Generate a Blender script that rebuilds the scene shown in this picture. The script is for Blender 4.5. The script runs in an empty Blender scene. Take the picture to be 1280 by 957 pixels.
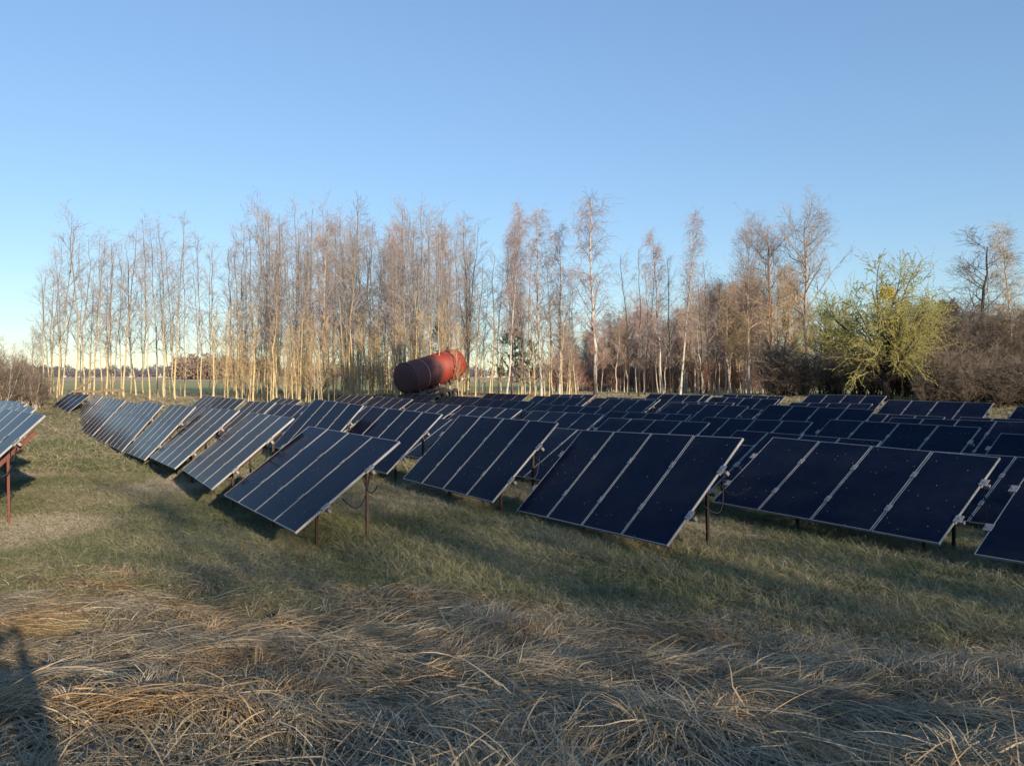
import bpy, bmesh, math, random
import numpy as np
from mathutils import Vector, Matrix

R = math.radians
scene = bpy.context.scene
COL = scene.collection

# ------------------------------------------------------------------ camera, sky, sun, exposure
SUN_AZ, SUN_EL = R(32.0), R(15.0)          # sun stands behind and to the right of the viewer
cam_d = bpy.data.cameras.new('camera')
cam_d.sensor_fit = 'HORIZONTAL'; cam_d.sensor_width = 36.0
cam_d.lens = 36.0 * 992.0 / 1280.0
cam_d.clip_start = 0.05; cam_d.clip_end = 6000
cam = bpy.data.objects.new('camera', cam_d); COL.objects.link(cam)
cam.location = (0, 0, 0)
cam.rotation_euler = (R(90) - math.atan(4.5 / 992.0), 0, 0)
scene.camera = cam

world = bpy.data.worlds.new('World'); scene.world = world; world.use_nodes = True
wn = world.node_tree.nodes; wl = world.node_tree.links
bg = wn['Background']
sky = wn.new('ShaderNodeTexSky'); sky.sky_type = 'NISHITA'; sky.sun_disc = False
sky.sun_elevation = SUN_EL; sky.sun_rotation = math.pi - SUN_AZ
sky.air_density = 0.9; sky.dust_density = 0.0; sky.ozone_density = 2.2; sky.altitude = 100
# soften the brightness range of the whole sky evenly (a camera's response), the hue is kept
bw = wn.new('ShaderNodeRGBToBW'); wl.new(sky.outputs[0], bw.inputs[0])
pw = wn.new('ShaderNodeMath'); pw.operation = 'POWER'; pw.inputs[1].default_value = -0.38; wl.new(bw.outputs[0], pw.inputs[0])
ml = wn.new('ShaderNodeMath'); ml.operation = 'MULTIPLY'; ml.inputs[1].default_value = 1.38; wl.new(pw.outputs[0], ml.inputs[0])
sc = wn.new('ShaderNodeVectorMath'); sc.operation = 'SCALE'; wl.new(sky.outputs[0], sc.inputs[0]); wl.new(ml.outputs[0], sc.inputs['Scale'])
wl.new(sc.outputs[0], bg.inputs[0]); bg.inputs[1].default_value = 0.13

sun_d = bpy.data.lights.new('sun', 'SUN'); sun_d.energy = 5.0; sun_d.angle = R(0.53)
sun_d.color = (1.0, 0.80, 0.58)
sun = bpy.data.objects.new('sun', sun_d); COL.objects.link(sun)
to_sun = Vector((math.sin(SUN_AZ) * math.cos(SUN_EL), -math.cos(SUN_AZ) * math.cos(SUN_EL), math.sin(SUN_EL)))
sun.rotation_euler = to_sun.to_track_quat('Z', 'Y').to_euler()
sun.location = to_sun * 50

scene.view_settings.view_transform = 'Standard'; scene.view_settings.look = 'None'
scene.view_settings.exposure = 0.62; scene.view_settings.gamma = 1.0
scene.view_settings.use_curve_mapping = False
scene.cycles.max_bounces = 5; scene.cycles.diffuse_bounces = 2; scene.cycles.glossy_bounces = 3
scene.cycles.transparent_max_bounces = 4

# ------------------------------------------------------------------ helpers
RNG = np.random.default_rng(7)
random.seed(7)

def _hash(ix, iy, seed):
    h = (ix.astype(np.int64) * 374761393 + iy.astype(np.int64) * 668265263 + seed * 69069) & 0xffffffff
    h = ((h ^ (h >> 13)) * 1274126177) & 0xffffffff
    return ((h ^ (h >> 16)) & 0xffff) / 65535.0

def noise2(x, y, seed=0):
    x = np.asarray(x, float); y = np.asarray(y, float)
    ix = np.floor(x); iy = np.floor(y); fx = x - ix; fy = y - iy
    fx = fx * fx * (3 - 2 * fx); fy = fy * fy * (3 - 2 * fy)
    a = _hash(ix, iy, seed); b = _hash(ix + 1, iy, seed); c = _hash(ix, iy + 1, seed); d = _hash(ix + 1, iy + 1, seed)
    return (a * (1 - fx) + b * fx) * (1 - fy) + (c * (1 - fx) + d * fx) * fy     # 0..1

def sm(a, b, x):
    t = np.clip((np.asarray(x, float) - a) / (b - a), 0, 1)
    return t * t * (3 - 2 * t)

AZ = R(33.0); SA, CA = math.sin(AZ), math.cos(AZ)
def toe(x): return np.clip(9.0 - 0.30 * np.asarray(x, float), 7.4, 12.0)

def gz(x, y):
    """height of the ground under the eye (the eye is at z = 0)"""
    x = np.asarray(x, float); y = np.asarray(y, float)
    perp = x * CA + y * SA
    low = -2.85 - 0.18 * sm(10, 16, perp) + 0.18 * sm(21, 25, perp)
    t = toe(x)
    k = sm(0, 1, (y - 1.0) / (t - 1.0))
    z = -1.62 + (low + 1.62) * k
    z = z + 1.45 * sm(40, 62, y) + 3.0 * sm(85, 700, y)
    z = z - 0.35 * sm(60, 100, y) * sm(-5, 25, x) * (1 - sm(110, 300, y))
    f = (1 - sm(0.9, 1.25, y / t)) * sm(-8, 0, y)
    z = z + f * (0.30 * (noise2(x * 0.9 + 3, y * 1.25, 1) - .5) + 0.16 * (noise2(x * 2.3, y * 3.1, 2) - .5))
    z = z + 0.07 * (noise2(x * .45, y * .45, 3) - .5) * (1 - sm(60, 90, np.abs(y)))
    z = z + 0.5 * (noise2(x * .02, y * .02, 5) - .5) * sm(70, 200, y)
    return z

def gzf(x, y): return float(gz(np.array([x]), np.array([y]))[0])

def mesh_np(name, V, F, mat=None, smooth=False, attrs=None, mats=None, midx=None):
    """mesh from a vertex array and one or several face arrays of equal corner count"""
    me = bpy.data.meshes.new(name)
    if isinstance(F, np.ndarray): F = [F]
    F = [f for f in F if len(f)]
    V = np.asarray(V, np.float32)
    loops = np.concatenate([f.ravel() for f in F]).astype(np.int32)
    tot = np.concatenate([np.full(len(f), f.shape[1], np.int32) for f in F])
    start = np.concatenate([[0], np.cumsum(tot)[:-1]]).astype(np.int32)
    me.vertices.add(len(V)); me.vertices.foreach_set('co', V.ravel())
    me.loops.add(len(loops)); me.loops.foreach_set('vertex_index', loops)
    me.polygons.add(len(tot)); me.polygons.foreach_set('loop_start', start)
    try: me.polygons.foreach_set('loop_total', tot)
    except Exception: pass
    me.polygons.foreach_set('use_smooth', np.full(len(tot), bool(smooth)))
    for m in (mats or ([mat] if mat else [])): me.materials.append(m)
    if midx is not None: me.polygons.foreach_set('material_index', np.asarray(midx, np.int32))
    me.update(calc_edges=True)
    for k, v in (attrs or {}).items():
        a = me.attributes.new(k, 'FLOAT', 'POINT'); a.data.foreach_set('value', np.asarray(v, np.float32))
    return me

def link(name, me, parent=None):
    o = bpy.data.objects.new(name, me); COL.objects.link(o)
    if parent is not None: o.parent = parent
    return o

def empty(name, loc=(0, 0, 0), rz=0.0):
    o = bpy.data.objects.new(name, None); COL.objects.link(o)
    o.location = loc; o.rotation_euler = (0, 0, rz); o.empty_display_size = 0.3
    return o

def tag(o, label=None, cat=None, group=None, kind=None):
    if label: o['label'] = label
    if cat: o['category'] = cat
    if group: o['group'] = group
    if kind: o['kind'] = kind
    return o

def copy_tree(o, parent=None):
    c = o.copy(); COL.objects.link(c)
    if parent is not None:
        c.parent = parent; c.matrix_parent_inverse = o.matrix_parent_inverse.copy()
    for ch in KIDS.get(o.name, []): copy_tree(ch, c)
    return c
KIDS = {}
def reg(o):                                    # remember the children of a prototype for copying
    KIDS[o.name] = [ch for ch in o.children]
    for ch in o.children: reg(ch)

class MB:
    """collects boxes, tubes and lathes into one mesh"""
    def __init__(s): s.v = []; s.f = {}; s.n = 0
    def add(s, V, F):
        V = np.asarray(V, float)
        for f in F: s.f.setdefault(len(f), []).append([i + s.n for i in f])
        s.v.append(V); s.n += len(V)
    def box(s, lo, hi, M=None, bev=0.0):
        lo = np.array(lo, float); hi = np.array(hi, float)
        if bev > 0:
            bm = bmesh.new(); bmesh.ops.create_cube(bm, size=1)
            for v in bm.verts: v.co = Vector((lo + hi) / 2 + np.array(v.co) * (hi - lo))
            bmesh.ops.bevel(bm, geom=bm.edges[:], offset=bev, segments=1, affect='EDGES')
            V = [tuple(v.co) for v in bm.verts]; bm.verts.index_update()
            F = [[v.index for v in f.verts] for f in bm.faces]; bm.free()
        else:
            V = [(x, y, z) for x in (lo[0], hi[0]) for y in (lo[1], hi[1]) for z in (lo[2], hi[2])]
            F = [(0, 1, 3, 2), (4, 6, 7, 5), (0, 4, 5, 1), (2, 3, 7, 6), (0, 2, 6, 4), (1, 5, 7, 3)]
        if M is not None: V = [tuple(M @ Vector(p)) for p in V]
        s.add(V, F); return s
    def bar(s, a, b, w, h, up=(0, 0, 1)):
        a = Vector(a); b = Vector(b); d = b - a; ln = d.length; d.normalize()
        side = d.cross(Vector(up))
        if side.length < 1e-4: side = d.cross(Vector((1, 0, 0)))
        side.normalize(); u = side.cross(d)
        M = Matrix((( d.x, side.x, u.x, a.x), (d.y, side.y, u.y, a.y), (d.z, side.z, u.z, a.z), (0, 0, 0, 1)))
        return s.box((0, -w / 2, -h / 2), (ln, w / 2, h / 2), M)
    def tube(s, pts, r, k=8, cap=True):
        pts = [Vector(p) for p in pts]; n = len(pts)
        rr = r if hasattr(r, '__len__') else [r] * n
        V = []; ref = None
        for i, p in enumerate(pts):
            d = (pts[min(i + 1, n - 1)] - pts[max(i - 1, 0)]).normalized()
            if ref is None: ref = d.orthogonal().normalized()
            ref = (ref - d * ref.dot(d)).normalized(); q = d.cross(ref)
            for j in range(k):
                a = 2 * math.pi * j / k
                V.append(tuple(p + (ref * math.cos(a) + q * math.sin(a)) * rr[i]))
        F = [(i * k + j, i * k + (j + 1) % k, (i + 1) * k + (j + 1) % k, (i + 1) * k + j) for i in range(n - 1) for j in range(k)]
        if cap: F += [tuple(range(k - 1, -1, -1)), tuple((n - 1) * k + j for j in range(k))]
        s.add(V, F); return s
    def lathe(s, prof, k=24, M=None):
        """profile of (x along axis, radius); the axis is local X"""
        V = []; F = []
        for x, r in prof:
            for j in range(k):
                a = 2 * math.pi * j / k; V.append((x, r * math.cos(a), r * math.sin(a)))
        n = len(prof)
        F = [(i * k + j, i * k + (j + 1) % k, (i + 1) * k + (j + 1) % k, (i + 1) * k + j) for i in range(n - 1) for j in range(k)]
        if M is not None: V = [tuple(M @ Vector(p)) for p in V]
        s.add(V, F); return s
    def mesh(s, name, mat, smooth=False):
        return mesh_np(name, np.concatenate(s.v), [np.array(f) for f in s.f.values()], mat, smooth)
    def build(s, name, mat, parent=None, smooth=False): return link(name, s.mesh(name, mat, smooth), parent)

# ------------------------------------------------------------------ materials
def new_mat(name):
    m = bpy.data.materials.new(name); m.use_nodes = True
    return m, m.node_tree.nodes, m.node_tree.links, m.node_tree.nodes['Principled BSDF']

def ramp(n, l, fac, stops):
    r = n.new('ShaderNodeValToRGB'); l.new(fac, r.inputs[0])
    el = r.color_ramp.elements
    el[0].position, el[0].color = stops[0][0], (*stops[0][1], 1)
    el[1].position, el[1].color = stops[-1][0], (*stops[-1][1], 1)
    for p, c in stops[1:-1]:
        e = el.new(p); e.color = (*c, 1)
    return r

def noise_node(n, l, scale, detail=4, rough=.55, vec=None):
    t = n.new('ShaderNodeTexNoise'); t.inputs['Scale'].default_value = scale
    t.inputs['Detail'].default_value = detail; t.inputs['Roughness'].default_value = rough
    if vec is not None: l.new(vec, t.inputs['Vector'])
    return t

def simple_mat(name, c1, c2, scale=6, rough=.7, metal=0.0, spec=.5, bump=0.0, stretch=None):
    m, n, l, b = new_mat(name)
    tc = n.new('ShaderNodeTexCoord'); vec = tc.outputs['Object']
    if stretch:
        mp = n.new('ShaderNodeMapping'); mp.inputs['Scale'].default_value = stretch; l.new(vec, mp.inputs[0]); vec = mp.outputs[0]
    t = noise_node(n, l, scale, 5, .6, vec)
    r = ramp(n, l, t.outputs[0], [(.3, c1), (.7, c2)])
    l.new(r.outputs[0], b.inputs['Base Color'])
    b.inputs['Roughness'].default_value = rough; b.inputs['Metallic'].default_value = metal
    b.inputs['Specular IOR Level'].default_value = spec
    if bump:
        bp = n.new('ShaderNodeBump'); bp.inputs['Strength'].default_value = bump; bp.inputs['Distance'].default_value = .02
        l.new(t.outputs[0], bp.inputs['Height']); l.new(bp.outputs[0], b.inputs['Normal'])
    return m

def attr_mat(name, attr, stops, rough=.8, inst=False, trans=0.0, spec=.2, rand=0.0):
    """colour ramp driven by a per-vertex (or per-instance) number"""
    m, n, l, b = new_mat(name)
    a = n.new('ShaderNodeAttribute'); a.attribute_name = attr
    if inst: a.attribute_type = 'INSTANCER'
    fac = a.outputs['Fac']
    if rand:
        a2 = n.new('ShaderNodeAttribute'); a2.attribute_name = 'blade'
        mm = n.new('ShaderNodeMath'); mm.operation = 'MULTIPLY_ADD'; mm.inputs[1].default_value = rand
        l.new(a2.outputs['Fac'], mm.inputs[0]); l.new(fac, mm.inputs[2]); fac = mm.outputs[0]
    r = ramp(n, l, fac, stops); l.new(r.outputs[0], b.inputs['Base Color'])
    b.inputs['Roughness'].default_value = rough; b.inputs['Specular IOR Level'].default_value = spec
    if trans:
        tr = n.new('ShaderNodeBsdfTranslucent'); l.new(r.outputs[0], tr.inputs[0])
        mx = n.new('ShaderNodeMixShader'); mx.inputs[0].default_value = trans
        l.new(b.outputs[0], mx.inputs[1]); l.new(tr.outputs[0], mx.inputs[2])
        l.new(mx.outputs[0], n['Material Output'].inputs[0])
    return m

def panel_glass():
    m, n, l, b = new_mat('panel_glass')
    tc = n.new('ShaderNodeTexCoord'); oi = n.new('ShaderNodeObjectInfo')
    va = n.new('ShaderNodeVectorMath'); va.operation = 'MULTIPLY_ADD'
    cmb = n.new('ShaderNodeCombineXYZ')
    for i in range(3): l.new(oi.outputs['Random'], cmb.inputs[i])
    va.inputs[1].default_value = (37, 91, 53); l.new(cmb.outputs[0], va.inputs[0]); l.new(tc.outputs['Object'], va.inputs[2])
    vec = va.outputs[0]
    # dried dust, in clouds and streaks, and separate specks of bird lime
    d1 = noise_node(n, l, 1.1, 5, .65, vec)
    r1 = ramp(n, l, d1.outputs[0], [(.40, (0, 0, 0)), (.80, (1, 1, 1))])
    d2 = noise_node(n, l, 9, 3, .6, vec)
    r2 = ramp(n, l, d2.outputs[0], [(.52, (0, 0, 0)), (.85, (1, 1, 1))])
    vo = n.new('ShaderNodeTexVoronoi'); vo.inputs['Scale'].default_value = 10; l.new(vec, vo.inputs['Vector'])
    r3 = ramp(n, l, vo.outputs['Distance'], [(.05, (1, 1, 1)), (.10, (0, 0, 0))])
    gate = n.new('ShaderNodeMath'); gate.operation = 'GREATER_THAN'; gate.inputs[1].default_value = .66
    sx = n.new('ShaderNodeSeparateColor'); l.new(vo.outputs['Color'], sx.inputs[0]); l.new(sx.outputs[0], gate.inputs[0])
    sp = n.new('ShaderNodeMath'); sp.operation = 'MULTIPLY'; l.new(r3.outputs[0], sp.inputs[0]); l.new(gate.outputs[0], sp.inputs[1])
    ad = n.new('ShaderNodeMath'); ad.operation = 'MULTIPLY_ADD'; ad.inputs[1].default_value = .55
    l.new(r2.outputs[0], ad.inputs[0]); l.new(r1.outputs[0], ad.inputs[2])
    du = n.new('ShaderNodeMath'); du.operation = 'MULTIPLY'; du.inputs[1].default_value = .030; l.new(ad.outputs[0], du.inputs[0])
    # cell grid, barely lighter hairlines
    br = n.new('ShaderNodeTexBrick'); br.offset = 0; br.inputs['Scale'].default_value = 1
    br.inputs['Brick Width'].default_value = .186; br.inputs['Row Height'].default_value = .0935
    br.inputs['Mortar Size'].default_value = .0016
    br.inputs['Color1'].default_value = (.0062, .0116, .028, 1); br.inputs['Color2'].default_value = (.0070, .0127, .031, 1)
    br.inputs['Mortar'].default_value = (.009, .015, .033, 1); l.new(tc.outputs['Object'], br.inputs['Vector'])
    mix = n.new('ShaderNodeMix'); mix.data_type = 'RGBA'; l.new(du.outputs[0], mix.inputs[0])
    l.new(br.outputs[0], mix.inputs[6]); mix.inputs[7].default_value = (.34, .29, .23, 1)
    mix2 = n.new('ShaderNodeMix'); mix2.data_type = 'RGBA'; l.new(sp.outputs[0], mix2.inputs[0])
    l.new(mix.outputs[2], mix2.inputs[6]); mix2.inputs[7].default_value = (.40, .39, .36, 1)
    l.new(mix2.outputs[2], b.inputs['Base Color'])
    b.inputs['IOR'].default_value = 1.075
    b.inputs['Specular IOR Level'].default_value = .5
    rr = n.new('ShaderNodeMapRange'); rr.inputs[3].default_value = .15; rr.inputs[4].default_value = .22
    l.new(ad.outputs[0], rr.inputs[0]); l.new(rr.outputs[0], b.inputs['Roughness'])
    return m

M_GLASS = panel_glass()
M_ALU = simple_mat('anodised_aluminium', (.23, .24, .255), (.29, .30, .315), 9, .5, .15)
M_CLAMP = simple_mat('clamp_zinc', (.19, .19, .20), (.26, .26, .265), 14, .6, .15)
M_STEEL = simple_mat('painted_brown_steel', (.035, .024, .020), (.07, .040, .030), 7, .75, 0, .3, .15)
M_RED = simple_mat('red_primer_steel', (.11, .038, .028), (.17, .062, .045), 6, .7, 0, .3, .15)
M_BACK = simple_mat('backsheet', (.02, .02, .022), (.03, .03, .032), 6, .6)
M_CABLE = simple_mat('black_cable', (.008, .008, .008), (.016, .016, .016), 6, .55)
M_WOOD = simple_mat('old_wood', (.15, .11, .075), (.30, .23, .15), 5, .85, 0, .2, .3, (1, 1, 8))
M_RUBBER = simple_mat('tyre_rubber', (.018, .018, .019), (.035, .034, .033), 12, .85)
M_RIM = simple_mat('rim_steel', (.16, .15, .14), (.26, .24, .22), 9, .6, .2)
M_CHASSIS = simple_mat('chassis_steel', (.07, .065, .06), (.13, .11, .095), 6, .75)

def soil_mat():
    m, n, l, b = new_mat('ground_soil')
    g = n.new('ShaderNodeNewGeometry'); pos = g.outputs['Position']
    a = noise_node(n, l, .35, 5, .6, pos); c = noise_node(n, l, 6, 5, .7, pos); d = noise_node(n, l, 45, 3, .7, pos)
    mx = n.new('ShaderNodeMath'); mx.operation = 'MULTIPLY_ADD'; mx.inputs[1].default_value = .45
    l.new(c.outputs[0], mx.inputs[0]); l.new(a.outputs[0], mx.inputs[2])
    near = ramp(n, l, mx.outputs[0], [(.50, (.070, .075, .040)), (.66, (.13, .12, .065)), (.78, (.21, .175, .105))])
    # beyond the trees: open field, green turf then a paler ploughed strip
    sx = n.new('ShaderNodeSeparateXYZ'); l.new(pos, sx.inputs[0])
    wob = n.new('ShaderNodeMath'); wob.operation = 'MULTIPLY_ADD'; wob.inputs[1].default_value = 40
    e = noise_node(n, l, .012, 3, .5, pos); l.new(e.outputs[0], wob.inputs[0]); l.new(sx.outputs[1], wob.inputs[2])
    far = ramp(n, l, e.outputs[0], [(.35, (.27, .275, .115)), (.7, (.38, .35, .17))])
    pale = ramp(n, l, e.outputs[0], [(.3, (.42, .31, .21)), (.7, (.50, .39, .26))])
    f1 = n.new('ShaderNodeMapRange'); f1.inputs[1].default_value = 75; f1.inputs[2].default_value = 105; l.new(wob.outputs[0], f1.inputs[0])
    f2 = n.new('ShaderNodeMapRange'); f2.inputs[1].default_value = 300; f2.inputs[2].default_value = 330; l.new(wob.outputs[0], f2.inputs[0])
    m1 = n.new('ShaderNodeMix'); m1.data_type = 'RGBA'; l.new(f1.outputs[0], m1.inputs[0]); l.new(near.outputs[0], m1.inputs[6]); l.new(far.outputs[0], m1.inputs[7])
    m2 = n.new('ShaderNodeMix'); m2.data_type = 'RGBA'; l.new(f2.outputs[0], m2.inputs[0]); l.new(m1.outputs[2], m2.inputs[6]); l.new(pale.outputs[0], m2.inputs[7])
    l.new(m2.outputs[2], b.inputs['Base Color']); b.inputs['Roughness'].default_value = .95
    b.inputs['Specular IOR Level'].default_value = .1
    bp = n.new('ShaderNodeBump'); bp.inputs['Strength'].default_value = .15; bp.inputs['Distance'].default_value = .02
    l.new(d.outputs[0], bp.inputs['Height']); l.new(bp.outputs[0], b.inputs['Normal'])
    return m
M_SOIL = soil_mat()

def bark_mat(name, low, high, z0, z1, dark=None, patch=7.0, thr=.62):
    """bark that goes from one colour at the foot to another in the crown, with patches"""
    m, n, l, b = new_mat(name)
    tc = n.new('ShaderNodeTexCoord'); sx = n.new('ShaderNodeSeparateXYZ'); l.new(tc.outputs['Object'], sx.inputs[0])
    mr = n.new('ShaderNodeMapRange'); mr.inputs[1].default_value = z0; mr.inputs[2].default_value = z1; l.new(sx.outputs[2], mr.inputs[0])
    r = ramp(n, l, mr.outputs[0], [(0, low), (1, high)])
    mp = n.new('ShaderNodeMapping'); mp.inputs['Scale'].default_value = (1, 1, .55); l.new(tc.outputs['Object'], mp.inputs[0])
    t = noise_node(n, l, patch, 3, .6, mp.outputs[0])
    k = ramp(n, l, t.outputs[0], [(thr - .06, (1, 1, 1)), (thr + .04, dark or (.6, .6, .6))])
    mx = n.new('ShaderNodeMix'); mx.data_type = 'RGBA'; mx.blend_type = 'MULTIPLY'; mx.inputs[0].default_value = 1
    l.new(r.outputs[0], mx.inputs[6]); l.new(k.outputs[0], mx.inputs[7])
    l.new(mx.outputs[2], b.inputs['Base Color']); b.inputs['Roughness'].default_value = .85
    b.inputs['Specular IOR Level'].default_value = .15
    return m
M_ASPEN = bark_mat('aspen_bark', (.52, .43, .25), (.19, .155, .12), 2.5, 9.0)
M_ASPEN_TWIG = simple_mat('aspen_twigs', (.215, .20, .20), (.33, .305, .295), .6, .85, 0, .1)
M_BIRCH = bark_mat('birch_bark', (.50, .47, .42), (.42, .38, .33), 2, 9, (.10, .09, .08), 5.0, .60)
M_BIRCH_OLD = bark_mat('old_birch_bark', (.07, .06, .05), (.48, .44, .40), 1.0, 4.0, (.12, .11, .10), 4.0, .60)
M_BIRCH_TWIG = simple_mat('birch_twigs', (.26, .205, .19), (.38, .31, .29), .6, .85, 0, .1)
M_GREY = bark_mat('grey_bark', (.46, .40, .33), (.34, .28, .23), 2, 9)
M_GREY_TWIG = simple_mat('grey_twigs', (.22, .18, .15), (.33, .27, .22), .5, .85, 0, .1)
M_RUST_TWIG = simple_mat('russet_twigs', (.30, .19, .16), (.43, .29, .245), .5, .85, 0, .1)
M_GOLD_TWIG = simple_mat('ochre_twigs', (.33, .25, .15), (.47, .37, .23), .5, .85, 0, .1)
M_DARK = bark_mat('dark_bark', (.035, .03, .026), (.065, .055, .045), 1, 6)
M_DARK_TWIG = simple_mat('dark_twigs', (.115, .096, .080), (.20, .165, .13), .5, .85, 0, .1)
M_PINE_BARK = bark_mat('pine_bark', (.16, .10, .07), (.36, .19, .09), 1, 5)
M_NEEDLE = simple_mat('conifer_needles', (.045, .062, .030), (.095, .115, .055), 1.2, .8, 0, .1)
M_WILLOW_LEAF = attr_mat('willow_leaves', 'tint', [(0, (.34, .335, .11)), (.5, (.48, .465, .165)), (1, (.58, .555, .25))], .6, trans=.5)
M_WILLOW_TWIG = simple_mat('willow_twigs', (.22, .20, .085), (.34, .31, .14), .6, .85, 0, .1)
M_YELLOW = simple_mat('mistletoe_yellow', (.42, .33, .02), (.62, .50, .05), 3, .7)

# ------------------------------------------------------------------ ground: one sheet to the horizon
def ground():
    xs = np.concatenate([-np.geomspace(2200, 16, 34), np.arange(-15.5, 16, .25), np.geomspace(16.2, 2200, 34)])
    ys = np.concatenate([-np.geomspace(600, 3, 16), np.arange(-2.5, 16, .2), np.geomspace(16.2, 110, 60), np.geomspace(114, 4200, 36)])
    X, Y = np.meshgrid(xs, ys); Z = gz(X, Y)
    V = np.stack([X, Y, Z], -1).reshape(-1, 3); nx, ny = len(xs), len(ys)
    i = (np.arange(ny - 1)[:, None] * nx + np.arange(nx - 1)[None, :]).ravel()
    F = np.stack([i, i + 1, i + 1 + nx, i + nx], 1)
    o = link('ground', mesh_np('ground', V, F, M_SOIL, True)); tag(o, kind='structure')
ground()

# ------------------------------------------------------------------ hay and grass
def blades(P, ang, L, W, rise, droop, side, nseg=4, twist=None, kink=0.0):
    """ribbon blades: start points, heading, length, width, climb angle at the foot, bend over the length, sideways curl"""
    n = len(P); t = np.linspace(0, 1, nseg + 1)
    pos = np.zeros((n, nseg + 1, 3)); pos[:, 0] = P
    step = (L / nseg)
    kk = np.where(RNG.random(n) < .55, RNG.normal(0, 1, n) * kink, 0.0); kat = RNG.random(n) * .7 + .15
    for k in range(nseg):
        e = rise - droop * (t[k] + .5 / nseg); h = ang + side * t[k] + kk * (t[k] + .5 / nseg > kat)
        d = np.stack([np.cos(e) * np.cos(h), np.cos(e) * np.sin(h), np.sin(e)], 1)
        pos[:, k + 1] = pos[:, k] + d * step[:, None]
    h = ang[:, None] + side[:, None] * t[None] + kk[:, None] * (t[None] > kat[:, None])
    tw = (np.zeros(n) if twist is None else twist)[:, None]
    lat = np.stack([-np.sin(h) * np.cos(tw), np.cos(h) * np.cos(tw), np.broadcast_to(np.sin(tw), h.shape)], -1)
    w = (W[:, None] * (1 - .75 * t[None] ** 2) * .5)[..., None]
    return pos, lat * w

def ribbons(pos, off):
    n, m, _ = pos.shape
    V = np.stack([pos - off, pos + off], 2).reshape(-1, 3)
    base = (np.arange(n) * m * 2)[:, None] + (np.arange(m - 1) * 2)[None]
    b = base.ravel(); F = np.stack([b, b + 1, b + 3, b + 2], 1)
    return V, F

def wedge(n, y0, y1, spread=.78, pad=1.2, power=1.0):
    """random points of the ground in front of the camera, denser close to it"""
    u = RNG.random(n); y = (y0 ** power + u * (y1 ** power - y0 ** power)) ** (1 / power)
    x = (RNG.random(n) * 2 - 1) * (y * spread + pad)
    return x, y

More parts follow.
